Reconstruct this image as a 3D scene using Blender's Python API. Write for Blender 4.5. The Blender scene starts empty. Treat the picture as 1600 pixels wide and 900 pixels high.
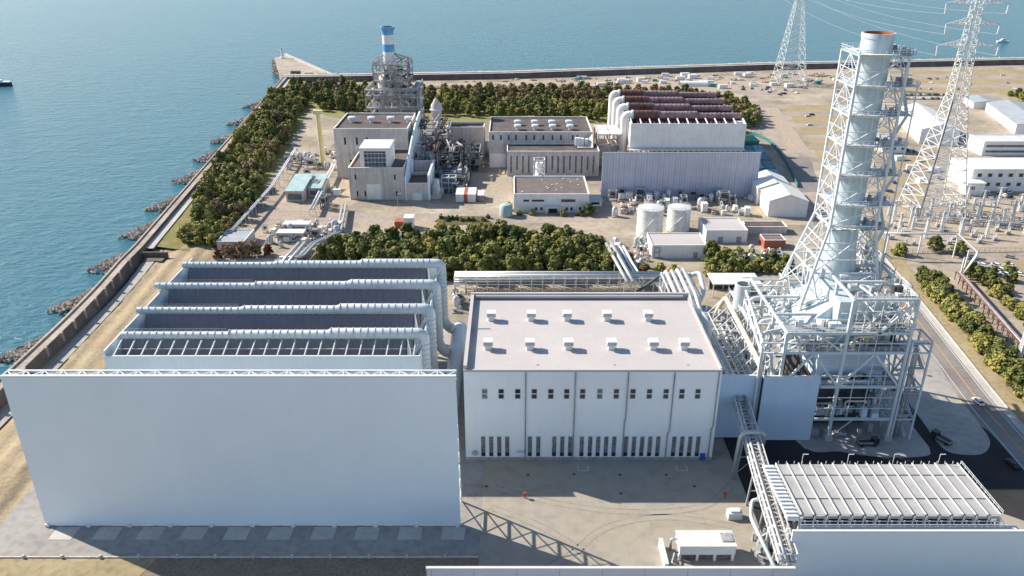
import bpy, math, random
from mathutils import Vector, Matrix
random.seed(11)
R = random.Random(5)
C = bpy.context.scene.collection
SC = bpy.context.scene
V = Vector
PI = math.pi

# ---------------------------------------------------------------- camera model (survey of the site from the photo)
CAM_H, CAM_F, CAM_T = 140.0, 1250.0, math.radians(24.5)
_c, _s = math.cos(CAM_T), math.sin(CAM_T)
def G(px, py, z=0.0):
    """ground position (x, y) seen at a photo pixel, on the level z"""
    v = py - 450.0
    D = CAM_F * _s + v * _c
    k = (CAM_H - z) / D
    return ((px - 800.0) * k, (CAM_F * _c - v * _s) * k)

# ---------------------------------------------------------------- materials
MATS = {}
def mat(name, col, rough=0.7, metal=0.0, var=0.12, scale=0.25, bump=0.0, bscale=2.0, col2=None, streak=0.0, spec=0.3, rnd=0.0, seam=None, fine=0.0):
    m = bpy.data.materials.new(name); m.use_nodes = True
    nt = m.node_tree; N = nt.nodes; L = nt.links
    b = N['Principled BSDF']
    b.inputs['Roughness'].default_value = rough
    b.inputs['Metallic'].default_value = metal
    b.inputs['Specular IOR Level'].default_value = spec
    tc = N.new('ShaderNodeTexCoord')
    nz = N.new('ShaderNodeTexNoise'); nz.inputs['Scale'].default_value = scale
    nz.inputs['Detail'].default_value = 6; nz.inputs['Roughness'].default_value = 0.62
    L.new(tc.outputs['Object'], nz.inputs['Vector'])
    c2 = col2 or tuple(max(0, c * (1 - var * 2)) for c in col)
    c1 = col if col2 else tuple(min(1, c * (1 + var * .6)) for c in col)
    mx = N.new('ShaderNodeMix'); mx.data_type = 'RGBA'
    mr = N.new('ShaderNodeMapRange'); mr.inputs[1].default_value = .32; mr.inputs[2].default_value = .68
    L.new(nz.outputs['Fac'], mr.inputs[0]); L.new(mr.outputs[0], mx.inputs[0])
    mx.inputs[6].default_value = (*c2, 1); mx.inputs[7].default_value = (*c1, 1)
    out = mx.outputs[2]
    def mul(out, facout, dark):
        mm = N.new('ShaderNodeMix'); mm.data_type = 'RGBA'; mm.blend_type = 'MULTIPLY'
        mm.inputs[7].default_value = (dark, dark, dark, 1)
        L.new(facout, mm.inputs[0]); L.new(out, mm.inputs[6]); return mm.outputs[2]
    if streak:
        mp = N.new('ShaderNodeMapping'); mp.inputs['Scale'].default_value = (1.1, 1.1, .04)
        n2 = N.new('ShaderNodeTexNoise'); n2.inputs['Scale'].default_value = 1.0; n2.inputs['Detail'].default_value = 4
        L.new(tc.outputs['Object'], mp.inputs[0]); L.new(mp.outputs[0], n2.inputs['Vector'])
        r2 = N.new('ShaderNodeMapRange'); r2.inputs[1].default_value = .45; r2.inputs[2].default_value = .72
        L.new(n2.outputs['Fac'], r2.inputs[0]); out = mul(out, r2.outputs[0], 1 - streak)
    if fine:
        n3 = N.new('ShaderNodeTexNoise'); n3.inputs['Scale'].default_value = scale * 9; n3.inputs['Detail'].default_value = 5
        L.new(tc.outputs['Object'], n3.inputs['Vector'])
        r3 = N.new('ShaderNodeMapRange'); r3.inputs[1].default_value = .45; r3.inputs[2].default_value = .65
        L.new(n3.outputs['Fac'], r3.inputs[0]); out = mul(out, r3.outputs[0], 1 - fine)
    if seam:            # thin joint lines: (axis 'X','Y','Z', spacing, width, darkness)
        for ax, sp, wd, dk in seam:
            sx = N.new('ShaderNodeSeparateXYZ'); L.new(tc.outputs['Object'], sx.inputs[0])
            d = N.new('ShaderNodeMath'); d.operation = 'DIVIDE'; d.inputs[1].default_value = sp; L.new(sx.outputs[ax], d.inputs[0])
            f = N.new('ShaderNodeMath'); f.operation = 'FRACT'; L.new(d.outputs[0], f.inputs[0])
            g = N.new('ShaderNodeMath'); g.operation = 'LESS_THAN'; g.inputs[1].default_value = wd / sp; L.new(f.outputs[0], g.inputs[0])
            out = mul(out, g.outputs[0], dk)
    if rnd:
        oi = N.new('ShaderNodeObjectInfo'); hs = N.new('ShaderNodeHueSaturation')
        r4 = N.new('ShaderNodeMapRange'); r4.inputs[3].default_value = 1 - rnd; r4.inputs[4].default_value = 1 + rnd
        L.new(oi.outputs['Random'], r4.inputs[0]); L.new(r4.outputs[0], hs.inputs['Value'])
        r5 = N.new('ShaderNodeMapRange'); r5.inputs[3].default_value = .5 + rnd * .06; r5.inputs[4].default_value = .5 - rnd * .07
        L.new(oi.outputs['Random'], r5.inputs[0]); L.new(r5.outputs[0], hs.inputs['Hue'])
        L.new(out, hs.inputs['Color']); out = hs.outputs['Color']
    L.new(out, b.inputs['Base Color'])
    if bump:
        nb = N.new('ShaderNodeTexNoise'); nb.inputs['Scale'].default_value = bscale; nb.inputs['Detail'].default_value = 4
        L.new(tc.outputs['Object'], nb.inputs['Vector'])
        bp = N.new('ShaderNodeBump'); bp.inputs['Strength'].default_value = bump; bp.inputs['Distance'].default_value = .4
        L.new(nb.outputs['Fac'], bp.inputs['Height']); L.new(bp.outputs[0], b.inputs['Normal'])
    MATS[name] = m
    return m

M = MATS
mat('pale_cladding', (.79, .845, .875), .5, var=.025, scale=.04, seam=[('X', 5.28, .06, .965), ('Z', 11, .05, .97)], streak=.015)
mat('acc_cladding', (.68, .77, .81), .5, var=.04, scale=.1, streak=.05)
mat('hall_cladding', (.76, .80, .83), .55, var=.03, scale=.08, streak=.03)
mat('blue_cladding', (.55, .68, .83), .55, var=.04, scale=.08, streak=.05)
mat('hall_roof', (.455, .43, .42), .8, var=.04, scale=.06, fine=.03, streak=.0, seam=[('X', 6.1, .10, .95), ('Y', 5.2, .10, .965)])
mat('white_steel', (.62, .65, .66), .45, var=.05, scale=.3, spec=.4)
mat('pale_steel', (0.554, 0.613, 0.638), .45, var=.06, scale=.3, spec=.4)
mat('duct_white', (0.550, 0.602, 0.619), .38, var=.05, scale=.3, spec=.5, streak=.14)
mat('stack_paint', (0.502, 0.590, 0.625), .45, var=.06, scale=.2, streak=.22, spec=.4)
mat('fin_tube', (.185, .19, .21), .6, var=.05, scale=.3, metal=.1, streak=.12, seam=[('X', 2.4, .10, .72)])
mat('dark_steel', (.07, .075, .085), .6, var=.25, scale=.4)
mat('grey_steel', (.34, .35, .36), .5, var=.2, scale=.5)
mat('old_steel', (.40, .375, .36), .6, var=.25, scale=.3, fine=.3)
mat('galv', (.50, .52, .53), .45, metal=.3, var=.15, scale=.5)
mat('pipe_silver', (0.527, 0.544, 0.544), .35, metal=.4, var=.1, scale=.8)
mat('grate', (.30, .33, .35), .7, var=.15, scale=.5)
mat('rust', (.20, .105, .09), .8, var=.3, scale=.25, fine=.3)
mat('rust_dark', (.105, .05, .045), .85, var=.3, scale=.25, fine=.3)
mat('rust_pale', (.36, .25, .26), .8, var=.25, scale=.3, fine=.4)
mat('rust_orange', (.42, .13, .04), .8, var=.25, scale=.5)
mat('concrete', (0.376, 0.360, 0.332), .85, var=.14, scale=.045, fine=.16, seam=[('X', 6.5, .10, .88), ('Y', 7.2, .10, .88)])
mat('yard_concrete', (.31, .30, .275), .88, col2=(.335, .29, .215), scale=.03, fine=.14, bump=.12, bscale=1.2, seam=[('X', 7.1, .10, .88), ('Y', 6.3, .10, .88)])
mat('track_concrete', (.305, .285, .25), .9, var=.15, scale=.4, fine=.25)
mat('apron_concrete', (.34, .325, .30), .88, col2=(.26, .25, .235), scale=.05, fine=.2, seam=[('X', 6.5, .10, .85)])
mat('pale_concrete', (0.480, 0.464, 0.424), .85, var=.10, scale=.12, fine=.12)
mat('old_concrete', (.63, .575, .535), .85, var=.12, scale=.12, streak=.28, fine=.10)
mat('old_roof', (.125, .105, .10), .9, var=.2, scale=.12, fine=.15)
mat('brown_roof', (.175, .145, .135), .9, var=.15, scale=.15, fine=.12)
mat('white_wall', (.80, .785, .76), .7, var=.06, scale=.2, streak=.10)
mat('white_roof', (0.590, 0.590, 0.574), .6, var=.05, scale=.2, streak=.04)
mat('tent_white', (.72, .70, .67), .65, var=.05, scale=.3)
mat('grey_roof', (.34, .37, .40), .6, var=.1, scale=.2, seam=[('X', 1.2, .12, .85)])
mat('cooler_panel', (.42, .42, .415), .5, var=.10, scale=.12, fine=.06, seam=[('X', .48, .14, .80)])
mat('lavender_panel', (.58, .585, .65), .55, var=.04, scale=.1, seam=[('X', 9.5, .16, .6)])
mat('corrugated', (.55, .55, .64), .55, var=.08, scale=.1, seam=[('X', 1.55, .45, .84), ('X', 3.1, .6, .9)], streak=.12)
mat('glass_dark', (.035, .04, .05), .15, var=.3, scale=.5, spec=.6)
mat('louvre', (.24, .245, .26), .6, var=.3, scale=.6, seam=[('Z', .6, .25, .5)])
mat('teal_sheet', (.40, .54, .53), .5, var=.12, scale=.25, streak=.12, seam=[('X', 1.0, .12, .85)])
mat('teal_dark', (.05, .20, .22), .5, var=.2, scale=.4)
mat('teal_blue', (.14, .36, .47), .5, var=.2, scale=.4)
mat('green_sheet', (.03, .30, .18), .6, var=.2, scale=.4)
mat('cream_paint', (.72, .62, .32), .6, var=.1, scale=.4)
mat('cream_pipe', (.68, .63, .48), .5, var=.1, scale=.4)
mat('blue_band', (.14, .38, .66), .5, var=.1, scale=.4)
mat('stack_white', (.78, .78, .77), .5, var=.08, scale=.4)
mat('red_paint', (.45, .06, .04), .5, var=.15, scale=.6)
mat('red_roof', (.42, .12, .07), .7, var=.15, scale=.4)
mat('orange_paint', (.60, .16, .04), .5, var=.15, scale=.6)
mat('blue_paint', (.03, .12, .42), .5, var=.1, scale=.6)
mat('yellow_line', (.62, .36, .06), .7, var=.15, scale=1.5, fine=.15)
mat('white_line', (.68, .67, .64), .7, var=.12, scale=1.5, fine=.2)
mat('asphalt_dark', (.032, .031, .034), .9, var=.16, scale=.07, fine=.16)
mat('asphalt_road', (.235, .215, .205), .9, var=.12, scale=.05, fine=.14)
mat('asphalt_old', (.37, .315, .26), .9, var=.14, scale=.05, fine=.18)
mat('ground_mix', (0.400, 0.344, 0.268), .95, var=.24, scale=.03, fine=.22)
mat('site_dirt', (0.416, 0.328, 0.224), .95, scale=.055, col2=(0.344, 0.308, 0.264), fine=.22)
mat('dry_grass', (.375, .305, .185), .95, scale=.06, col2=(0.280, 0.224, 0.128), fine=.25)
mat('brown_soil', (.185, .14, .11), .95, scale=.15, col2=(.26, .205, .15), fine=.3)
mat('sand', (0.416, 0.336, 0.216), .95, scale=.10, col2=(0.320, 0.252, 0.160), fine=.2, bump=.4, bscale=.7)
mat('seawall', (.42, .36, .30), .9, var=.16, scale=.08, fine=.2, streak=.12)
mat('seawall_shaded', (.175, .14, .125), .9, var=.2, scale=.12, fine=.2, streak=.2)  # wall concrete darkened, shade of the inner faces put into the colour
mat('rock', (.54, .455, .39), .9, var=.35, scale=.4, fine=.3)
mat('green_turf', (0.180, 0.198, 0.054), .95, scale=.12, col2=(0.306, 0.252, 0.108), fine=.3)
mat('undergrowth', (.085, .09, .032), .95, scale=.14, col2=(.14, .105, .045), fine=.35, bump=.8, bscale=.7)
mat('bark', (.12, .085, .06), .9, var=.2, scale=2)
mat('leaf_dark', (.18, .18, .047), .65, scale=.12, col2=(0.095, 0.122, 0.034), rnd=.30, spec=.2)
mat('leaf_olive', (.30, .285, .078), .65, scale=.12, col2=(0.194, 0.199, 0.051), rnd=.28, spec=.2)
mat('leaf_brown', (.29, .215, .11), .7, scale=.35, col2=(0.180, 0.140, 0.072), rnd=.25, spec=.15)
mat('leaf_rust', (.20, .085, .045), .7, scale=.35, col2=(.12, .06, .03), rnd=.2, spec=.15)
mat('car_white', (.78, .78, .78), .3, var=.03, spec=.5)
mat('car_silver', (.42, .43, .45), .3, metal=.4, var=.03, spec=.5)
mat('car_black', (.03, .03, .035), .3, var=.1, spec=.5)
mat('car_blue', (.04, .09, .28), .3, var=.1, spec=.5)
mat('car_yellow', (.62, .46, .06), .4, var=.1, spec=.5)
mat('tyre', (.02, .02, .02), .9)
mat('insulator', (.30, .24, .21), .4, var=.1)

def water_mat():
    m = bpy.data.materials.new('sea_water'); m.use_nodes = True
    nt = m.node_tree; N = nt.nodes; L = nt.links; b = N['Principled BSDF']
    b.inputs['Roughness'].default_value = .22; b.inputs['IOR'].default_value = 1.33
    b.inputs['Specular IOR Level'].default_value = .30
    tc = N.new('ShaderNodeTexCoord')
    n = N.new('ShaderNodeTexNoise'); n.inputs['Scale'].default_value = .006; n.inputs['Detail'].default_value = 5
    L.new(tc.outputs['Object'], n.inputs['Vector'])
    mx = N.new('ShaderNodeMix'); mx.data_type = 'RGBA'; L.new(n.outputs['Fac'], mx.inputs[0])
    mx.inputs[6].default_value = (.026, .116, .160, 1); mx.inputs[7].default_value = (.040, .142, .186, 1)
    L.new(mx.outputs[2], b.inputs['Base Color'])
    mp = N.new('ShaderNodeMapping'); mp.inputs['Scale'].default_value = (.17, .30, .1); mp.inputs['Rotation'].default_value = (0, 0, .25)
    L.new(tc.outputs['Object'], mp.inputs[0])
    w1 = N.new('ShaderNodeTexNoise'); w1.inputs['Scale'].default_value = 1.0; w1.inputs['Detail'].default_value = 5; w1.inputs['Roughness'].default_value = .6
    L.new(mp.outputs[0], w1.inputs['Vector'])
    w2 = N.new('ShaderNodeTexNoise'); w2.inputs['Scale'].default_value = .25; w2.inputs['Detail'].default_value = 3
    L.new(mp.outputs[0], w2.inputs['Vector'])
    ad = N.new('ShaderNodeMath'); ad.operation = 'ADD'; L.new(w1.outputs['Fac'], ad.inputs[0]); L.new(w2.outputs['Fac'], ad.inputs[1])
    bp = N.new('ShaderNodeBump'); bp.inputs['Strength'].default_value = .7; bp.inputs['Distance'].default_value = 1.3
    L.new(ad.outputs[0], bp.inputs['Height']); L.new(bp.outputs[0], b.inputs['Normal'])
    MATS['sea_water'] = m
water_mat()

# ---------------------------------------------------------------- mesh helpers
WO = {}
def link(o, label=None, cat=None, group=None, kind=None):
    if label: o['label'] = label
    if cat: o['category'] = cat
    if group: o['group'] = group
    if kind: o['kind'] = kind
    return o
def thing(name, label, cat, loc=(0, 0, 0), group=None, rz=0):
    o = bpy.data.objects.new(name, None); C.objects.link(o)
    o.location = loc; o.rotation_euler = (0, 0, rz); o.empty_display_size = .5
    WO[o.name] = V(loc)
    return link(o, label, cat, group)
class MB:
    def __init__(self): self.v = []; self.f = []; self.m = []
    def add(self, vs, fs, mi=0):
        n = len(self.v); self.v.extend(tuple(p) for p in vs)
        for f in fs: self.f.append([i + n for i in f]); self.m.append(mi)
        return self
    def box(self, x0, x1, y0, y1, z0, z1, mi=0):
        if x0 > x1: x0, x1 = x1, x0
        if y0 > y1: y0, y1 = y1, y0
        p = [(x0, y0, z0), (x1, y0, z0), (x1, y1, z0), (x0, y1, z0), (x0, y0, z1), (x1, y0, z1), (x1, y1, z1), (x0, y1, z1)]
        return self.add(p, [(3, 2, 1, 0), (4, 5, 6, 7), (0, 1, 5, 4), (1, 2, 6, 5), (2, 3, 7, 6), (3, 0, 4, 7)], mi)
    def obox(self, cx, cy, z0, lx, ly, h, rz=0, mi=0):
        c, s = math.cos(rz), math.sin(rz); p = []
        for z in (z0, z0 + h):
            for sx, sy in ((-1, -1), (1, -1), (1, 1), (-1, 1)):
                x, y = sx * lx / 2, sy * ly / 2
                p.append((cx + x * c - y * s, cy + x * s + y * c, z))
        return self.add(p, [(3, 2, 1, 0), (4, 5, 6, 7), (0, 1, 5, 4), (1, 2, 6, 5), (2, 3, 7, 6), (3, 0, 4, 7)], mi)
    def beam(self, a, b, w, h=None, mi=0):
        a, b = V(a), V(b); h = h or w
        d = (b - a)
        if d.length < 1e-6: return self
        d.normalize()
        up = V((0, 0, 1)) if abs(d.z) < .95 else V((0, 1, 0))
        s = d.cross(up).normalized() * (w / 2); u = s.cross(d).normalized() * (h / 2)
        p = [a - s - u, a + s - u, a + s + u, a - s + u, b - s - u, b + s - u, b + s + u, b - s + u]
        return self.add(p, [(0, 1, 2, 3), (7, 6, 5, 4), (0, 4, 5, 1), (1, 5, 6, 2), (2, 6, 7, 3), (3, 7, 4, 0)], mi)
    def tube(self, pts, r, n=10, caps=True, mi=0):
        pts = [V(p) for p in pts]
        rs = r if isinstance(r, (list, tuple)) else [r] * len(pts)
        rings = []; prev = None
        for i, p in enumerate(pts):
            t = (pts[min(i + 1, len(pts) - 1)] - pts[max(i - 1, 0)]).normalized()
            if prev is None:
                a = V((0, 0, 1)) if abs(t.z) < .9 else V((1, 0, 0))
                s = t.cross(a).normalized()
            else:
                s = (prev - t * prev.dot(t)).normalized()
            prev = s; u = t.cross(s)
            rings.append([p + (s * math.cos(2 * PI * k / n) + u * math.sin(2 * PI * k / n)) * rs[i] for k in range(n)])
        vs = [q for ring in rings for q in ring]; fs = []
        for i in range(len(pts) - 1):
            for k in range(n):
                a = i * n + k; b = i * n + (k + 1) % n
                fs.append((a, b, b + n, a + n))
        if caps:
            fs.append(tuple(range(n - 1, -1, -1))); e = (len(pts) - 1) * n
            fs.append(tuple(e + k for k in range(n)))
        return self.add(vs, fs, mi)
    def cyl(self, x, y, z0, z1, r0, r1=None, n=24, mi=0):
        return self.tube([(x, y, z0), (x, y, z1)], [r0, r0 if r1 is None else r1], n, True, mi)
    def lathe(self, x, y, prof, n=24, mi=0):
        vs = []; fs = []
        for r, z in prof:
            for k in range(n):
                a = 2 * PI * k / n; vs.append((x + r * math.cos(a), y + r * math.sin(a), z))
        for i in range(len(prof) - 1):
            for k in range(n):
                a = i * n + k; b = i * n + (k + 1) % n
                fs.append((a, b, b + n, a + n))
        return self.add(vs, fs, mi)
    def prism(self, poly, z0, z1, mi=0):
        n = len(poly)
        ar = sum(poly[i][0] * poly[(i + 1) % n][1] - poly[(i + 1) % n][0] * poly[i][1] for i in range(n))
        if ar < 0: poly = poly[::-1]
        vs = [(x, y, z0) for x, y in poly] + [(x, y, z1) for x, y in poly]
        fs = [tuple(range(n - 1, -1, -1)), tuple(range(n, 2 * n))] + [(i, (i + 1) % n, (i + 1) % n + n, i + n) for i in range(n)]
        return self.add(vs, fs, mi)
    def quad(self, a, b, c, d, mi=0): return self.add([a, b, c, d], [(0, 1, 2, 3)], mi)
    def rail(self, pts, h=1.1, sp=2.2, w=.09, closed=False):
        pts = [V(p) for p in pts]
        if closed: pts = pts + [pts[0]]
        for a, b in zip(pts, pts[1:]):
            n = max(1, int((b - a).length / sp))
            for i in range(n + 1):
                p = a.lerp(b, i / n); self.beam(p, p + V((0, 0, h)), w)
            for k in (.5, 1.0): self.beam(a + V((0, 0, h * k)), b + V((0, 0, h * k)), w)
        return self
    def build(self, name, m, parent=None, smooth=False, **kw):
        off = WO.get(parent.name, V((0, 0, 0))) if parent else V((0, 0, 0))
        me = bpy.data.meshes.new(name)
        vs = [(p[0] - off[0], p[1] - off[1], p[2] - off[2]) for p in self.v]
        me.from_pydata(vs, [], self.f); me.update()
        ml = m if isinstance(m, (list, tuple)) else [m]
        for k in ml: me.materials.append(MATS[k])
        if len(ml) > 1: me.polygons.foreach_set('material_index', self.m)
        if smooth: me.polygons.foreach_set('use_smooth', [True] * len(me.polygons))
        o = bpy.data.objects.new(name, me); C.objects.link(o)
        if parent: o.parent = parent; WO[o.name] = off
        else: WO[o.name] = V((0, 0, 0))
        if smooth == 'auto':
            me.set_sharp_from_angle(angle=math.radians(40))
        return link(o, **kw) if kw else o
KIDS = {}
def dup(root, loc, rz=0, label=None, group=None, scale=None):
    r = root.copy(); C.objects.link(r); r.location = loc; r.rotation_euler = (0, 0, rz)
    if scale: r.scale = (scale, scale, scale) if not isinstance(scale, tuple) else scale
    if label: r['label'] = label
    if group: r['group'] = group
    for ch in list(root.children):
        c = ch.copy(); C.objects.link(c); c.parent = r
        for g in list(ch.children):
            d = g.copy(); C.objects.link(d); d.parent = c
    return r
class Placer:
    """first call moves the source thing, later calls copy it"""
    def __init__(self, src): self.src = src; self.n = 0
    def put(self, loc, rz=0, label=None, group=None, scale=None):
        self.n += 1
        if self.n == 1:
            self.src_loc = (loc, rz, label, group, scale); return None
        return dup(self.src, loc, rz, label, group, scale)
    def done(self):
        if self.n:
            loc, rz, label, group, scale = self.src_loc; r = self.src
            r.location = loc; r.rotation_euler = (0, 0, rz)
            if label: r['label'] = label
            if group: r['group'] = group
            if scale: r.scale = (scale, scale, scale) if not isinstance(scale, tuple) else scale
def inpoly(x, y, poly):
    c = False; n = len(poly); j = n - 1
    for i in range(n):
        xi, yi = poly[i]; xj, yj = poly[j]
        if (yi > y) != (yj > y) and x < (xj - xi) * (y - yi) / (yj - yi) + xi: c = not c
        j = i
    return c
def sheet(name, poly, m, z, kind='structure', px=True, thick=0.0):
    pts = [G(*p) for p in poly] if px else poly
    b = MB()
    n = len(pts)
    ar = sum(pts[i][0] * pts[(i + 1) % n][1] - pts[(i + 1) % n][0] * pts[i][1] for i in range(n))
    if ar < 0: pts = pts[::-1]
    if thick: b.prism(pts, z - thick, z)
    else: b.add([(x, y, z) for x, y in pts], [tuple(range(n))])
    return b.build(name, m, kind=kind)
def ribbon(name, pts, w0, w1, m, z, kind='structure'):
    """strip along a centre line between offsets w0..w1 (right of travel is positive)"""
    b = MB(); vs = []
    P2 = [V((p[0], p[1], 0)) for p in pts]
    for i, p in enumerate(P2):
        t = (P2[min(i + 1, len(P2) - 1)] - P2[max(i - 1, 0)]).normalized()
        s = V((t.y, -t.x, 0))
        a = p + s * w0; c = p + s * w1
        vs += [(a.x, a.y, z), (c.x, c.y, z)]
    b.add(vs, [(2 * i, 2 * i + 1, 2 * i + 3, 2 * i + 2) for i in range(len(P2) - 1)])
    return b.build(name, m, kind=kind)
def smooth_line(pts, k=6):
    out = []
    n = len(pts)
    for i in range(n - 1):
        p0, p1, p2, p3 = pts[max(i - 1, 0)], pts[i], pts[i + 1], pts[min(i + 2, n - 1)]
        for j in range(k):
            t = j / k
            out.append(tuple(.5 * ((2 * p1[a]) + (-p0[a] + p2[a]) * t + (2 * p0[a] - 5 * p1[a] + 4 * p2[a] - p3[a]) * t * t + (-p0[a] + 3 * p1[a] - 3 * p2[a] + p3[a]) * t ** 3) for a in range(len(p1))))
    out.append(tuple(pts[-1])); return out
def elbow(c0, d0, d1, r, n=6):
    """quarter bend starting at c0 heading d0 and leaving heading d1"""
    c0, d0, d1 = V(c0), V(d0), V(d1); ctr = c0 + d1 * r
    return [ctr - d1 * r * math.cos(k / n * PI / 2) + d0 * r * math.sin(k / n * PI / 2) for k in range(n + 1)]
def pipe_path(pts, r, bend=None, n=10):
    """tube through corner points with rounded bends"""
    pts = [V(p) for p in pts]; bend = bend or r * 2.2; out = [pts[0]]
    for i in range(1, len(pts) - 1):
        a = (pts[i] - pts[i - 1]); b = (pts[i + 1] - pts[i])
        k = min(bend, a.length * .45, b.length * .45)
        p0 = pts[i] - a.normalized() * k; p1 = pts[i] + b.normalized() * k
        for j in range(5):
            t = j / 4; out.append(p0 * (1 - t) ** 2 + pts[i] * 2 * t * (1 - t) + p1 * t * t)
    out.append(pts[-1]); return out

# ================================================================ SETTING
def setting():
    b = MB(); b.add([(-9000, -400, -4), (9000, -400, -4), (9000, 16000, -4), (-9000, 16000, -4)], [(0, 1, 2, 3)])
    b.build('sea_water', 'sea_water', kind='structure')
    # land
    coast = [(-162, -120), (-164, 120), (-166, 229), (-168, 283), (-174, 343), (-195, 540), (-221, 786), (0, 809), (270, 862), (560, 896), (1600, 1090)]
    sheet('ground', coast + [(1600, -120)], 'ground_mix', 0, px=False, thick=7)
    # sand terrace behind the sea wall, sloping down to the plant
    g = MB(); nx, ny = 30, 70; vs = []
    for j in range(ny + 1):
        y = 40 + (352 - 40) * j / ny
        xs0 = -158 if y < 343 else -166
        bot = -131 if y < 200 else -131 - 6 * min(1, (y - 200) / 50)
        top = bot - 9
        for i in range(nx + 1):
            x = -161.5 - max(0, (y - 300)) * .14 + (bot + 161.5 + max(0, (y - 300)) * .14) * i / nx
            t = min(1, max(0, (bot - x) / 9)); z = 1.7 * (t * t * (3 - 2 * t))
            z += .25 * math.sin(x * .9 + y * .06) * (1 if 0 < i < nx else 0) + R.uniform(-.16, .16) * (0 if i == nx else 1)
            vs.append((x, y, max(z, .03)))
    g.add(vs, [(j * (nx + 1) + i, j * (nx + 1) + i + 1, (j + 1) * (nx + 1) + i + 1, (j + 1) * (nx + 1) + i) for j in range(ny) for i in range(nx)])
    g.build('sand_bank', 'sand', smooth=True, kind='structure')
    ribbon('sand_track', smooth_line([(-155, 60), (-156, 200), (-159, 290), (-164, 345)]), -2.0, 2.2, 'concrete', 2.12)
    # grass slope that carries the tree belt (upper coast)
    g = MB(); vs = []; ny = 50
    for j in range(ny + 1):
        t = j / ny; y = 346 + (790 - 346) * t
        cx = -174 + (-221 + 174) * (y - 343) / 443
        for k, (dx, z) in enumerate(((8.6, 3.6), (12, 3.3), (18, 2.4), (25, 1.2), (33, .3), (41, .04))):
            jit = R.uniform(-.3, .3) if 0 < k < 5 else 0
            vs.append((cx + dx, y, z + jit))
    g.add(vs, [(j * 6 + i, j * 6 + i + 1, j * 6 + i + 7, j * 6 + i + 6) for j in range(ny) for i in range(5)])
    g.build('grass_slope', 'green_turf', smooth=True, kind='structure')
    # ---- plant pavements
    z = .02
    sheet('yard', [(-131, 149.6), (-8, 149.6), (-8, 178), (-131, 178)], 'apron_concrete', z, px=False)
    sheet('plant_floor', [(-131, 178.1), (-8, 178.1), (-8, 236), (62, 236), (62, 270), (-131, 270)], 'concrete', z, px=False)
    sheet('hall_yard', [(-7.9, 120), (63, 120), (63, 188.3), (-7.9, 188.3)], 'yard_concrete', z + .004, px=False)
    sheet('soil_strip', [(-100, 100), (-8, 100), (-8, 149.5), (-86, 149.5)], 'brown_soil', z, px=False)
    sheet('dry_grass_strip', [(-160, 90), (-100.1, 90), (-86.1, 149.5), (-160, 149.5)], 'dry_grass', z, px=False)
    sheet('plant_asphalt', [(63.1, 120), (145, 120), (144.5, 203), (120, 262), (63.1, 262)], 'asphalt_dark', z, px=False)
    # kerbed islands in the asphalt
    def island(pts, name, m='concrete'): sheet(name, smooth_line(pts + [pts[0]], 5)[:-1], m, .13, px=False, thick=.2)
    island([(84, 262), (84, 199), (96, 192.2), (108, 189.5), (119, 190), (122, 193), (122.5, 203), (123, 262)], 'boiler_apron')
    island([(128, 230), (126.6, 205), (126, 196), (128, 191.5), (136, 191), (141.8, 197), (143.6, 207), (145, 222), (150, 262), (132, 262)], 'side_apron')
    island([(118, 148), (119, 160), (124, 166), (131, 163), (142, 152), (146, 140), (118, 140)], 'cooler_apron', 'yard_concrete')
    # footing slabs in front of the tall wall
    for i in range(10):
        x = -113 + i * 10.9
        sheet('footing_slab', [(x - 2.9, 155.6), (x + 2.9, 155.6), (x + 3.1, 160.2), (x - 2.7, 160.2)], 'pale_concrete', .09, px=False, thick=.1)
    # drain kerb at the edge of the yard
    b = MB(); b.box(-131, -8, 149.3, 149.62, 0, .35)
    for i in range(13): b.box(-128 + i * 9.3, -127.5 + i * 9.3, 149.1, 149.8, 0, .8)
    b.build('yard_kerb', 'old_concrete', kind='structure')
    # soil wheel ruts
    # ---- roads
    R1 = smooth_line([(143, 60), (147, 150), (149.2, 202), (151, 225), (157.6, 280), (164, 338), (167, 380)])
    ribbon('main_road', R1, -4.4, 4.4, 'asphalt_road', .03)
    ribbon('road_centre_line', R1, -.16, .16, 'yellow_line', .045)
    for w, nm in ((-3.9, 'road_edge_line'), (3.8, 'road_edge_line')): ribbon(nm, R1, w - .12, w + .12, 'white_line', .045)
    b = MB()
    pts = [V((p[0], p[1], 0)) for p in R1]
    vs = []
    for i, p in enumerate(pts):
        t = (pts[min(i + 1, len(pts) - 1)] - pts[max(i - 1, 0)]).normalized(); s = V((t.y, -t.x, 0))
        for w, zz in ((4.6, 0), (4.6, .14), (7.0, .14), (7.0, .55), (7.25, .55), (7.25, 0)):
            q = p + s * w; vs.append((q.x, q.y, zz))
    b.add(vs, [(i * 6 + k, i * 6 + k + 1, i * 6 + k + 7, i * 6 + k + 6) for i in range(len(pts) - 1) for k in range(5)])
    b.build('pavement', 'pale_concrete', kind='structure')
    ribbon('road_verge', R1, 7.3, 15, 'dry_grass', .038)
    ribbon('site_road', smooth_line([(166, 380), (169, 420), (181, 510), (203, 650), (222, 770)]), -8, 8, 'asphalt_old', .022)
    ribbon('cross_road', smooth_line([(-135, 402), (-80, 396), (0, 394), (70, 400), (166, 396)]), -7.5, 7.5, 'asphalt_old', .028)
    ribbon('service_road', smooth_line([(-137, 350), (-136, 400), (-131, 470), (-128, 560), (-120, 620)]), -4, 4, 'asphalt_old', .03)
    ribbon('lower_service_road', [(-80, 369), (-40, 369), (20, 369)], -3, 3, 'asphalt_road', .034)
    # ---- tan ground patches
    sheet('bare_ground', [(430, 318), (470, 290), (540, 285), (560, 315), (520, 335), (440, 332)], 'site_dirt', .024)
    sheet('bare_ground', [(560, 343), (735, 345), (760, 358), (740, 362), (560, 356)], 'site_dirt', .036)
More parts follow.
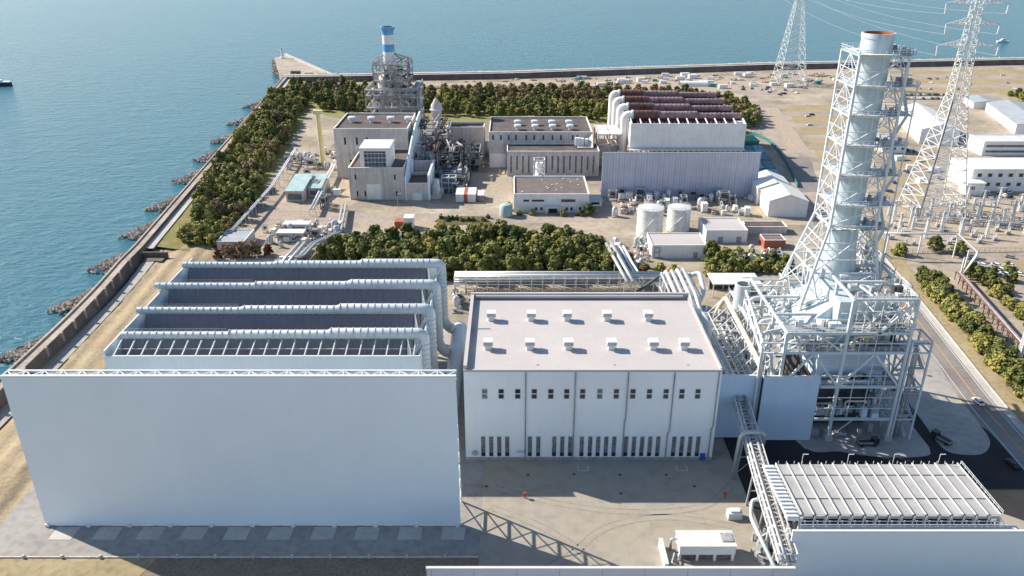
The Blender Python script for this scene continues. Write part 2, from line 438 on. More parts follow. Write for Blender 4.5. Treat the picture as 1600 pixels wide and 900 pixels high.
    sheet('bare_ground', [(738, 270), (800, 270), (800, 312), (770, 322), (730, 318)], 'site_dirt', .036)
    sheet('bare_ground', [(950, 345), (1180, 330), (1230, 350), (1240, 430), (960, 430)], 'ground_mix', .036)
    sheet('shore_ground', [(460, 140), (600, 132), (800, 128), (1060, 122), (1150, 118), (1180, 135), (1165, 142), (960, 146), (700, 150), (470, 158)], 'site_dirt', .02)
    sheet('verge_strip', [(1192, 168), (1215, 168), (1268, 240), (1238, 240)], 'site_dirt', .05)
    sheet('dry_field', [(1225, 165), (1320, 163), (1330, 245), (1278, 245)], 'dry_grass', .024)
    sheet('dry_field', [(1385, 112), (1600, 108), (1640, 150), (1400, 146)], 'dry_grass', .024)
    sheet('dry_field', [(1380, 246), (1470, 246), (1448, 322), (1375, 322)], 'dry_grass', .024)
    sheet('dry_field', [(1575, 150), (1650, 150), (1700, 200), (1590, 172)], 'dry_grass', .024)
    sheet('dry_field', [(1260, 110), (1385, 108), (1390, 130), (1265, 134)], 'site_dirt', .024)
    for y, x0, x1 in ((178, 1228, 1332), (196, 1240, 1332), (214, 1250, 1334), (231, 1262, 1336), (275, 1380, 1465), (296, 1378, 1460), (313, 1376, 1452), (134, 1390, 1600), (120, 1390, 1600)):
        sheet('parking_aisle', [(x0, y - 3), (x1, y - 3), (x1 + 3, y + 3), (x0 + 3, y + 3)], 'asphalt_old', .036)
    sheet('car_park', [(1405, 146), (1560, 146), (1570, 160), (1412, 162)], 'asphalt_old', .036)
    sheet('substation_gravel', [(1375, 325), (1640, 322), (1690, 394), (1378, 394)], 'site_dirt', .03)
    sheet('lot', [(1460, 405), (1700, 400), (1760, 520), (1640, 530), (1560, 470), (1500, 432)], 'asphalt_old', .02)
    sheet('dry_field', [(1560, 408), (1680, 405), (1700, 440), (1600, 440)], 'dry_grass', .034)
    sheet('pipe_yard_shade', [(655, 195), (762, 195), (762, 262), (735, 300), (660, 306)], 'asphalt_road', .03)  # dark sheet painting the shadow on the ground between the old buildings
    sheet('bare_ground', [(1160, 318), (1185, 318), (1215, 345), (1270, 345), (1270, 352), (1185, 352)], 'site_dirt', .045)
    sheet('road_dark_lot', [(1225, 245), (1265, 245), (1283, 300), (1250, 300)], 'asphalt_road', .04)  # darker asphalt sheet laid across the site road
    for poly, nm in (([(-90, 326), (-84, 352), (-30, 362), (36, 360), (48, 330), (46, 312), (-18, 312), (-60, 322)], 'undergrowth'),):
        b = MB(); x0, x1, y0, y1 = -90, 50, 310, 364
        nx, ny = 90, 40; idx = {}; vs = []; fs = []
        for j in range(ny + 1):
            for i in range(nx + 1):
                x = x0 + (x1 - x0) * i / nx; y = y0 + (y1 - y0) * j / ny
                idx[i, j] = len(vs); vs.append((x, y, .15 + R.random() * 1.1))
        for j in range(ny):
            for i in range(nx):
                if inpoly(x0 + (x1 - x0) * (i + .5) / nx, y0 + (y1 - y0) * (j + .5) / ny, poly):
                    fs.append((idx[i, j], idx[i + 1, j], idx[i + 1, j + 1], idx[i, j + 1]))
        b.add(vs, fs); b.build(nm, 'undergrowth', smooth=True, kind='stuff')
    sheet('belt_floor', [(-150, 640), (-196, 720), (-190, 768), (95, 772), (98, 612), (-100, 600)], 'green_turf', .022, px=False)
setting()
def tracks():
    for pts in ([(-5, 176), (10, 170), (30, 166), (50, 168), (61, 178)], [(2, 142), (14, 150), (24, 160), (40, 164), (58, 160)], [(-6, 168), (8, 160), (20, 148), (26, 138)]):
        L = smooth_line(pts)
        for o in (-1.0, 1.0): ribbon('tyre_track', L, o - .22, o + .22, 'track_concrete', .034)
tracks()

def coast_things():
    # left sea wall: thing with walkway and inner face
    w = thing('sea_wall', 'long concrete sea wall and walkway along the open sea beside the tree belt', 'sea wall', (-170, 300, 0))
    LN = smooth_line([(-163.5, 20), (-164.5, 120), (-166, 229), (-168, 283), (-174, 343), (-195, 540), (-221, 786)], 5)
    def strip(prof, m, nm, y0=-999, y1=9999):
        b = MB(); vs = []; k = len(prof); rows = 0
        for i, p in enumerate(LN):
            if not (y0 <= p[1] <= y1): continue
            zo = .9 if p[1] < 338 and nm != 'inner_path' else 0
            for dx, z in prof: vs.append((p[0] + dx, p[1], z + (zo if z > 2.5 else 0)))
            rows += 1
        b.add(vs, [(r * k + i, r * k + i + 1, (r + 1) * k + i + 1, (r + 1) * k + i) for r in range(rows - 1) for i in range(k - 1)])
        return b.build(nm, m, w)
    strip([(-1.5, -6), (0, 4.9), (0, 5.5), (.8, 5.5), (.8, 4.9), (4.0, 4.9), (4.0, 5.3), (4.4, 5.3), (4.4, 4.9)], 'seawall', 'walkway')
    strip([(4.4, 5.0), (6.2, .8)], 'seawall_shaded', 'inner_face')  # landward face away from the sun, its shade is in the colour
    strip([(4.38, 5.0), (4.5, 3.9), (8.4, 3.7), (8.42, 4.0), (8.8, 4.0), (8.82, 3.3)], 'pale_concrete', 'inner_path', 340)
    b = MB(); b.box(-167.5, -156, 336, 336.8, 0, 4.6); b.box(-166, -157, 331.2, 336, 0, 2.4); b.build('cross_wall', 'seawall_shaded', w)
    b = MB()
    for p in LN:
        if p[1] < 335: b.box(p[0] + 4.5, p[0] + 5.4, p[1] - .5, p[1] + .5, 1.2, 6.6)
    b.build('buttress', 'seawall', w)
    # far sea wall
    w2 = thing('sea_wall', 'straight sea wall with shaded inner face crossing behind the plant at the open water', 'sea wall', (200, 850, 0))
    F = [(-222, 788), (0, 811), (270, 864), (560, 898), (1600, 1092)]
    def strip2(prof, m, nm):
        b = MB(); vs = []; k = len(prof)
        for p in F:
            for dy, z in prof: vs.append((p[0], p[1] + dy, z))
        b.add(vs, [(r * k + i + 1, r * k + i, (r + 1) * k + i, (r + 1) * k + i + 1) for r in range(len(F) - 1) for i in range(k - 1)])
        return b.build(nm, m, w2)
    strip2([(-5, 0), (-3, 5.4)], 'seawall_shaded', 'inner_face')  # shaded side of the far wall, painted darker than its top
    strip2([(-3, 5.4), (0, 5.6), (.4, 6.3), (6.3, 6.3), (6.6, -5)], 'pale_concrete', 'parapet')
    # riprap outside it
    b = MB()
    for i in range(len(F) - 1):
        a, c = V((*F[i], 0)), V((*F[i + 1], 0)); n = int((c - a).length / 2.4)
        for k in range(n):
            p = a.lerp(c, (k + R.random()) / n)
            if p.x > 750: break
            for q in range(2):
                rr = R.uniform(.8, 1.7); rock(b, p.x, p.y + 7 + q * 3.4 + R.uniform(-.8, .8), 5.4 - q * 2.4 + R.uniform(-.5, .8), rr * 1.3)
    b.build('armour_rock', 'pale_concrete', kind='stuff', label='pale armour rock lining the outside of the far sea wall', cat='rock')
    # rock groynes
    groy = [(398, 160), (378, 186), (352, 213), (327, 240), (292, 272), (250, 313), (213, 354), (162, 404), (100, 464), (30, 535)]
    for px, py in groy:
        x, y = G(px, py, -1); b = MB()
        def wx(yy):
            for p, q in zip(LN, LN[1:]):
                if p[1] <= yy <= q[1]: return p[0] + (q[0] - p[0]) * (yy - p[1]) / (q[1] - p[1])
            return LN[-1][0]
        for k in range(330):
            u = R.random(); sy = y - 13 + 27 * u; W = 15 * (1 - u) ** .75 * min(1, u * 7) + 6.5
            q = R.random(); r = R.uniform(.55, 1.25)
            rock(b, wx(sy) - 1 - q * W, sy, -3.8 + (1 - q) * 5.2 + R.uniform(-.3, .6), r)
        b.build('rock_groyne', 'rock', kind='stuff')
    b = MB()
    for i in range(len(LN) - 1):
        for k in range(14):
            t = R.random(); p = V((*LN[i], 0)).lerp(V((*LN[i + 1], 0)), t)
            rock(b, p.x - R.uniform(.8, 8.5), p.y, -4 + R.uniform(-.2, .9), R.uniform(.6, 1.1))
    b.build('shore_rock', 'rock', kind='stuff')
    # pier with beacon
    p = thing('breakwater', 'low concrete breakwater running into the sea from the corner of the sea walls', 'breakwater', (-225, 850, 0))
    pts = [G(*q, 2) for q in ((429, 90), (446, 87), (522, 121), (455, 123), (436, 113))]
    MB().prism(pts, -5, 2).build('deck', 'seawall', p)
    a, c = G(446, 86, 2), G(520, 119, 2); b = MB(); b.beam((*a, 2.8), (*c, 2.8), 2.5, 2.2); b.build('parapet', 'pale_concrete', p)
    b = MB()
    for k in range(120):
        t = R.random(); q = V((*a, 0)).lerp(V((*c, 0)), t); rock(b, q.x + R.uniform(1, 7), q.y + R.uniform(1, 5), -3 + R.uniform(0, 2.5), R.uniform(1, 2))
    a, c = G(430, 92), G(434, 116)
    for k in range(60):
        t = R.random(); q = V((*a, 0)).lerp(V((*c, 0)), t); rock(b, q.x - R.uniform(0, 4), q.y + R.uniform(-3, 3), -3 + R.uniform(0, 2.5), R.uniform(1, 2))
    b.build('rock_edge', 'rock', p)['kind'] = 'stuff'
    q = G(463, 119, 2); b = MB(); b.box(q[0] - 5, q[0] + 4, q[1] - 2, q[1] + 3, 2, 7); b.build('store', 'seawall_shaded', p); b = MB(); b.box(q[0] + 9, q[0] + 17, q[1] - 2, q[1] + 2, 2, 5); b.build('store', 'seawall_shaded', p)
    x, y = G(441, 91, 2)
    t = thing('beacon', 'slim white harbour beacon standing at the tip of the breakwater', 'beacon', (x, y, 2))
    MB().lathe(x, y, [(2.4, 2), (2.4, 3.6), (1.3, 3.7), (1.0, 10.5), (1.7, 10.6), (1.7, 11), (0, 11)], 12).build('tower', 'white_wall', t)
    MB().lathe(x, y, [(.8, 11), (.8, 12.6), (1.1, 12.7), (0, 13.6)], 10).build('lantern', 'grey_steel', t)
def rock(b, x, y, z, r):
    ps = []
    for k, (a, e) in enumerate(((0, -1), (0, .1), (1.26, .2), (2.5, -.1), (3.8, .25), (5.0, 0), (0, 1))):
        q = r * R.uniform(.7, 1.2)
        if abs(e) == 1: ps.append((x + R.uniform(-.2, .2) * r, y + R.uniform(-.2, .2) * r, z + e * q * .75))
        else: ps.append((x + q * math.cos(a), y + q * math.sin(a), z + e * q))
    b.add(ps, [(0, 2, 1), (0, 3, 2), (0, 4, 3), (0, 5, 4), (0, 1, 5), (6, 1, 2), (6, 2, 3), (6, 3, 4), (6, 4, 5), (6, 5, 1)])
coast_things()

def boats():
    x, y = G(1567, 66, -4)
    t = thing('motor_boat', 'small white motor boat out on the open water', 'boat', (x, y, -4))
    def hull(b, L, W, H, z0=-.6):
        sec = []
        for k in range(9):
            u = k / 8; w = W / 2 * (1 - max(0, (u - .55) / .45) ** 2.2); kk = .45 + .1 * u
            sec.append([(-L / 2 + u * L, -w, H + u * .5), (-L / 2 + u * L, -w * kk, z0), (-L / 2 + u * L, w * kk, z0), (-L / 2 + u * L, w, H + u * .5)])
        vs = [p for s in sec for p in s]
        fs = [(i * 4 + k, i * 4 + 4 + k, i * 4 + 5 + k, i * 4 + 1 + k) for i in range(8) for k in range(3)] + [(i * 4 + 3, i * 4 + 7, i * 4 + 4, i * 4) for i in range(8)] + [(0, 1, 2, 3)]
        return b.add(vs, fs)
    WO[t.name] = V((0, 0, 0))
    hull(MB(), 16, 5, 1.6).build('hull', 'white_wall', t)
    b = MB(); b.box(-4, 3, -1.7, 1.7, 1.6, 3.6); b.box(-2, 1.5, -1.3, 1.3, 3.6, 4.8); b.build('cabin', 'white_roof', t)
    x, y = G(-1, 134, -4)
    t = thing('cargo_barge', 'dark hulled barge with a pale deckhouse far out on the open sea', 'barge', (x, y, -4))
    WO[t.name] = V((0, 0, 0))
    hull(MB(), 26, 8, 2.8).build('hull', 'dark_steel', t)
    b = MB(); b.box(-10, 3, -3, 3, 3.2, 5.6); b.box(3, 11.5, -2.4, 2.4, 3.3, 4.3); b.build('deckhouse', 'white_wall', t)
boats()

# ================================================================ NEW PLANT
def condenser():
    t = thing('air_condenser', 'huge pale blue air cooled condenser with blank wind wall and four ribbed white ducts', 'condenser', (-65, 178, 0))
    X0, X1, Y0 = -118.9, -13.1, 160.6
    MB().box(X0, X1, Y0, Y0 + .35, .25, 44).build('wind_wall', 'pale_cladding', t)
    b = MB(); b.box(X0 - .1, X1 + .1, Y0 - .08, Y0 + .5, 44.003, 44.35)
    b.build('coping', 'white_steel', t)
    # steel behind the wall: top lattice walkway and tapering buttress trusses
    b = MB(); n = 24; ya, yb = Y0 + .7, Y0 + 2.9
    b.beam((X0, ya, 44.0), (X1, ya, 44.0), .45); b.beam((X0, yb, 44.0), (X1, yb, 44.0), .5)
    for i in range(n):
        xa = X0 + (X1 - X0) * i / n; xb = X0 + (X1 - X0) * (i + 1) / n; xm = (xa + xb) / 2
        b.beam((xa, yb, 44), (xm, ya, 44), .24); b.beam((xm, ya, 44), (xb, yb, 44), .24); b.beam((xa, ya, 44), (xa, yb, 44), .3)
        b.beam((xm, yb, 44), (xm, yb, 42), .2)
    b.beam((X0, yb, 41.8), (X1, yb, 41.8), .35)
    b.build('wall_truss', 'white_steel', t)
    for xi, x in enumerate((X0 + .5, -92, -66, -40, X1 - .4)):
        b = MB(); ys = Y0 + .8
        def yo(z): return Y0 + 9.6 - 7.0 * min(1, z / 40)
        b.beam((x, ys, .1), (x, ys, 44), .45); b.beam((x, yo(0), .1), (x, yo(40), 40), .45); b.beam((x, yo(40), 40), (x, yo(40), 44), .4)
        zs = [0.4, 5, 9.6, 14.2, 18.8, 23.4, 28, 32.6, 37.2, 41]
        for a, c in zip(zs, zs[1:]):
            b.beam((x, ys, c), (x, yo(c), c), .42); b.beam((x, ys, a), (x, yo(c), c), .24); b.beam((x, yo(a), a), (x, ys, c), .24)
        b.build('buttress', 'pale_steel', t)
    for i in range(11):
        MB().box(-118.4 + i * 10.45 - .5, -118.4 + i * 10.45 + .5, Y0 - .45, Y0 - .01, 0, .9).build('anchor_block', 'white_wall', t)
    # raised box of fan bays
    A0, A1, B0, B1, zt, zb = -112.3, -25.4, 192.3, 259.5, 31.5, 22.5
    b = MB()
    b.box(A0, A1, B0, B0 + .3, zb, zt); b.box(A0, A1, B1 - .3, B1, zb, zt)
    b.box(A0, A0 + .3, B0 + .3, B1 - .3, zb, zt + 1.4); b.box(A1 - .3, A1, B0 + .3, B1 - .3, zb, zt)
    b.build('wind_skirt', 'acc_cladding', t)
    b = MB(); b.box(A0 - .05, A1 + .05, B0 - .06, B0 + .5, zt + .002, zt + .3); b.box(A0 - .06, A0 + .4, B0 + .5, B1, zt + 1.403, zt + 1.7); b.build('skirt_coping', 'white_steel', t)
    MB().box(A0 + .3, A1 - .3, B0 + .3, B1 - .3, zb - .4, zb).build('fan_deck', 'dark_steel', t)
    b = MB()
    for i in range(9):
        for j in range(5):
            x = A0 + 1 + i * 10.6; y = B0 + 1 + j * 16.2
            MB().beam((x, y, 0), (x, y, zb - .4), .9).build('column', 'pale_steel', t)
            if i < 8: b.beam((x, y, 1), (x + 10.6, y, zb - 1), .35)
    b.build('leg_brace', 'pale_steel', t)
    Yc = [199.4, 215.2, 233.0, 250.2]
    for k, y in enumerate(Yc):
        xl, xr = (-109.6, -112.2, -114.0, -111.6)[k], (-27.2, -26.9, -26.6, -26.3)[k]
        # finned tube bundles, one A-frame per street
        b = MB(); half = 7.4
        xa = max(xl, A0 + 2.8)
        for sgn in (-1, 1):
            y1 = max(y + sgn * half, B0 + .45)
            b.add([(xa, y1, zb + .05), (xr - 2.6, y1, zb + .05), (xr - 2.6, y + sgn * .4, 33.8), (xa, y + sgn * .4, 33.8)], [(0, 1, 2, 3) if sgn < 0 else (3, 2, 1, 0)])
        b.build('tube_bundle', 'fin_tube', t)
        for x in (xa - .4, xr - 2.5):
            b = MB(); b.add([(x, y - half, zb), (x, y + half, zb), (x, y, 34.2)], [(0, 1, 2)])
            b.add([(x + .3, y - half, zb), (x + .3, y + half, zb), (x + .3, y, 34.2)], [(2, 1, 0)])
            b.build('end_gable', 'acc_cladding', t)
        # steam duct in three diameters with stiffening rings
        x1 = xl + (xr - xl) * .36; x2 = xl + (xr - xl) * .70; zb0 = 33.5
        segs = [(xl, x1, 1.05), (x1, x2, 1.3), (x2, xr, 1.6)]
        b = MB()
        pts = []; rs = []
        for a, c, r in segs:
            pts += [(a + (.02 if a == xl else 1.4), y, zb0 + r), (c - .01, y, zb0 + r)]; rs += [r, r]
        b.tube(pts, rs, 20)
        x = xl + 1.5
        while x < xr:
            r = [s[2] for s in segs if s[0] - .1 <= x <= s[1] + 2.4 + .1][0] if x < segs[0][1] else (1.3 if x < x2 else 1.6)
            b.tube([(x - .11, y, zb0 + r), (x + .11, y, zb0 + r)], r + .16, 20)
            x += 2.05
        d = b.build('steam_duct', 'duct_white', t, smooth='auto')
        # riser: elbow, vertical run, elbow to the header
        r = 1.6; xe = xr; ze = zb0 + r; zbot = 11.5 - k * .2
        rise = [(xe, y, ze)] + elbow((xe + .6, y, ze), (1, 0, 0), (0, 0, -1), 1.7, 8)
        xv = xe + .6 + 1.7 + k * .0
        rise += [(xv, y, 25), (xv, y, zbot + 4.2)] + elbow((xv, y, zbot + 4), (0, 0, -1), (.9, -.436, 0), 4, 8)
        b = MB(); b.tube(rise, r, 20)
        z = zbot + 5
        while z < ze - 2.4:
            b.tube([(xv, y, z - .1), (xv, y, z + .1)], r + .2, 20); z += 1.55
        e = elbow((xv, y, zbot + 4), (0, 0, -1), (.9, -.436, 0), 4, 8)
        for p, q in zip(e[1:], e[2:]):
            m = (p + q) / 2; dd = (q - p).normalized() * .12; b.tube([m - dd, m + dd], r + .18, 20)
        b.build('riser', 'duct_white', t, smooth='auto')
        b = MB(); b.rail([(xl, y - .7, zb0 + 2.5), (x1, y - .7, zb0 + 2.5)], 1.0, 4, .05); b.build('handrail', 'galv', t)
        for yy in (-3.2, 3.2):
            MB().beam((xr - 4, y + yy, zb), (xr + 2.2, y + yy * .4, 33.9), .5).build('strut', 'pale_steel', t)
    b = MB(); b.tube([(-18.6, 195, 8.6), (-18.6, 254, 8.6)], 2.6, 24); b.build('exhaust_header', 'duct_white', t, smooth='auto')
    # rafters of the first street
    b = MB()
    for i in range(23):
        x = A0 + 2.6 + i * 3.75
        if x > A1 - 1.5: break
        b.beam((x, B0 + .3, zt + .1), (x + .25, Yc[0] - 1.4, 33.7), .30, .4)
    b.beam((A0 + 1, B0 + 3.4, zt + .7), (A1 - 1, B0 + 3.4, zt + .7), .14)
    b.build('rafter', 'white_steel', t)
    # cross partitions between the streets on the left edge
    b = MB()
    for y in (207.3, 224.1, 241.6):
        b.box(A0 + .5, A1 - .6, y - .5, y + .5, zb + .02, zb + .5)
    b.build('valley_walkway', 'grate', t)
condenser()

def hall():
    t = thing('turbine_hall', 'large pale grey turbine hall with flat pinkish white roof and slit windows', 'hall', (22, 212, 0))
    X0, X1, Y0, Y1, H = -13.2, 57.2, 188.5, 235.8, 29.6
    b = MB(); b.box(X0, X1, Y0, Y1, .9, H - .6); b.build('wall', 'hall_cladding', t)
    MB().box(X0 - .12, X1 + .12, Y0 - .14, Y1 + .1, 0, .895).build('plinth', 'grey_steel', t)
    rf = MB().box(X0, X1, Y0, Y1, H - .595, H - .3).build('roof', 'hall_roof', t)
    b = MB(); p = .45
    b.box(X0 - .05, X1 + .05, Y0 - .06, Y0 + p, H - .595, H + .05); b.box(X0 - .05, X1 + .05, Y1 - 1.0, Y1, H - .595, H + 1.5)
    b.box(X0 - .05, X0 + p + .5, Y0 + p, Y1 - 1.0, H - .595, H + 1.2); b.box(X1 - p, X1 + .05, Y0 + p, Y1 - 1.0, H - .595, H + .35)
    b.build('parapet', 'hall_roof', t)
    b = MB(); b.tube([(X0 + 1.5, Y1 - 1.6, H + .6), (X1 - 2, Y1 - 1.6, H + .6)], .55, 10); b.build('roof_duct', 'hall_roof', t)
    vents = [(768, 500), (830, 500), (886, 500), (948, 500), (1012, 500), (763, 545), (828, 545), (888, 545), (955, 545), (1020, 545), (1068, 545)]
    for px, py in vents:
        x, y = G(px, py, H - .3); b = MB()
        s = .9
        b.box(x - s, x + s, y - s, y + s, H - .3, H + .8)
        z0 = H + .8; q = s + .42
        b.add([(x - s, y - s, z0), (x + s, y - s, z0), (x + s, y + s, z0), (x - s, y + s, z0), (x - q, y - q, z0 + .5), (x + q, y - q, z0 + .5), (x + q, y + q, z0 + .5), (x - q, y + q, z0 + .5)], [(0, 1, 5, 4), (1, 2, 6, 5), (2, 3, 7, 6), (3, 0, 4, 7)])
        b.box(x - q - .05, x + q + .05, y - q - .05, y + q + .05, z0 + .5, z0 + 1.75)
        for k in range(3): b.box(x - q + .1, x + q - .1, y - q - .09, y - q - .055, z0 + .68 + k * .34, z0 + .84 + k * .34, 1)
        b.build('roof_vent', ['white_steel', 'grey_steel'], rf)
    for px in (840, 960, 1075):
        x, y = G(px, 570, H - .3); MB().obox(x, y, H - .299, .7, .7, .08).build('roof_drain', 'grey_steel', rf)
    b = MB(); xa, ya = G(739, 520, H); b.tube(pipe_path([(xa + .6, ya - 2, H - .1), (xa + .6, ya + 3, H - .1), (xa + 5, ya + 3, H - .1)], .12, .5, 6), .12, 6); b.build('roof_conduit', 'galv', rf)
    # windows: two stacked panes in a slim frame
    for px in (757, 783, 809, 835, 861, 886, 911, 938, 964, 990, 1016, 1042, 1067, 1092):
        x = (px - 800) * .1765 * (57.2 / 57.6); z = 22.1
        b = MB(); b.box(x - .85, x + .85, Y0 - .07, Y0 - .003, z - 1.75, z - 1.55); b.box(x - .85, x + .85, Y0 - .07, Y0 - .003, z + 1.45, z + 1.65)
        b.box(x - .85, x - .68, Y0 - .07, Y0 - .003, z - 1.55, z + 1.45); b.box(x + .68, x + .85, Y0 - .07, Y0 - .003, z - 1.55, z + 1.45); b.box(x - .68, x + .68, Y0 - .07, Y0 - .003, z - .18, z + .12)
        f = b.build('window', 'white_steel', t)
        b = MB(); b.box(x - .68, x + .68, Y0 - .03, Y0 - .004, z - 1.55, z - .18); b.box(x - .68, x + .68, Y0 - .03, Y0 - .004, z + .12, z + 1.45); b.build('pane', 'louvre' if px in (757, 938) else 'glass_dark', f)
    k = .1832
    for px in (755, 767.5, 780, 792.5, 828, 841, 866, 878.5, 891, 909, 922, 934.5, 947, 959.5, 978, 990.5, 1003, 1015.5, 1028, 1053, 1065.5, 1078, 1090.5):
        x = (px - 800) * .1818
        f = MB().box(x - .72, x + .72, Y0 - .06, Y0 - .003, 1.1, 8.1).build('louvre_frame', 'white_steel', t)
        b = MB(); b.box(x - .56, x + .56, Y0 - .09, Y0 - .061, 2.6, 7.95); b.build('louvre', 'louvre', f)
        MB().box(x - .56, x + .56, Y0 - .10, Y0 - .061, 1.25, 2.55).build('opening', 'glass_dark', f)
    for px, kink in ((821, 0), (897, 0), (976, .5), (1045, 1.0), (1113, .8)):
        x = (px - 800) * .179
        b = MB(); b.tube(pipe_path([(x + kink * .5, Y0 - .25, H - .7), (x + kink * .5, Y0 - .25, 18 - kink * 8), (x, Y0 - .25, 17 - kink * 8), (x, Y0 - .25, 1)], .17, .3, 6), .17, 6)
        b.build('downpipe', 'grey_steel', t, smooth=True)
    MB().box(53.8, 55.2, Y0 - .5, Y0 - .15, .1, 2.3).build('door', 'blue_paint', t)
    b = MB(); b.tube([(-11.5, Y0 - .3, 2.6), (-9.6, Y0 - .3, 2.6)], .22, 8); b.tube([(-10.5, Y0 - .02, 2.5), (-10.5, Y0 - .4, 2.5)], .9, 14); b.tube([(1.2, Y0 - .3, 3), (3.4, Y0 - .3, 3)], .3, 8); b.build('wall_vent', 'galv', t)
    for px, py in ((825, 742), (897, 741), (969, 742), (1041, 742), (970, 771), (760, 760), (1085, 760)):
        x, y = G(px, py); MB().box(x - .4, x + .4, y - .4, y + .4, .03, .045).build('drain_cover', 'dark_steel', kind='structure')
    # bay ground frames painted in the yard
    for px in (911, 1065):
        x, y = G(px, 731); b = MB()
        for a in (-1, 1): b.box(x + a * 1.45 - .09, x + a * 1.45 + .09, y - 1.4, y + 1.2, .03, .034)
        b.box(x - 1.36, x + 1.36, y - 1.4, y - 1.22, .03, .034)
        b.build('bay_marking', 'white_line', kind='structure')
hall()

def screen_wall():
    t = thing('screen_wall', 'blue clad screen wall in two panels between the turbine hall and the boiler steelwork', 'wall', (74, 198, 0))
    MB().box(58.6, 72.0, 199.0, 199.4, .3, 21.4).build('wall_panel', 'blue_cladding', t)
    MB().box(72.2, 88.4, 197.6, 198.0, .3, 22.0).build('wall_panel', 'blue_cladding', t)
    b = MB(); b.box(58.6, 72, 198.9, 199.5, 21.403, 21.7); b.box(72.2, 88.4, 197.5, 198.1, 22.003, 22.3); b.build('coping', 'white_steel', t)
    b = MB()
    for x in (60, 66, 71.6, 75, 81, 87.8): b.beam((x, 199.8, 0), (x, 199.8, 21), .4)
    b.build('post', 'pale_steel', t)
    MB().box(72.0, 72.15, 197.7, 199.4, .3, 21).build('gutter', 'dark_steel', t)
screen_wall()

def frame_grid(b, xs, ys, zs, w, beams=True, cw=None):
    cw = cw or w
    for x in xs:
        for y in ys: b.beam((x, y, zs[0]), (x, y, zs[-1]), cw)
    if beams:
        for z in zs[1:]:
            for y in ys: b.beam((xs[0], y, z), (xs[-1], y, z), w)
            for x in xs: b.beam((x, ys[0], z), (x, ys[-1], z), w)
def vbrace(b, p0, p1, z0, z1, w, inv=True):
    """inverted V brace in the bay p0-p1 (xy)"""
    m = ((p0[0] + p1[0]) / 2, (p0[1] + p1[1]) / 2)
    za, zc = (z0, z1) if inv else (z1, z0)
    b.beam((*p0, za), (*m, zc), w); b.beam((*p1, za), (*m, zc), w)

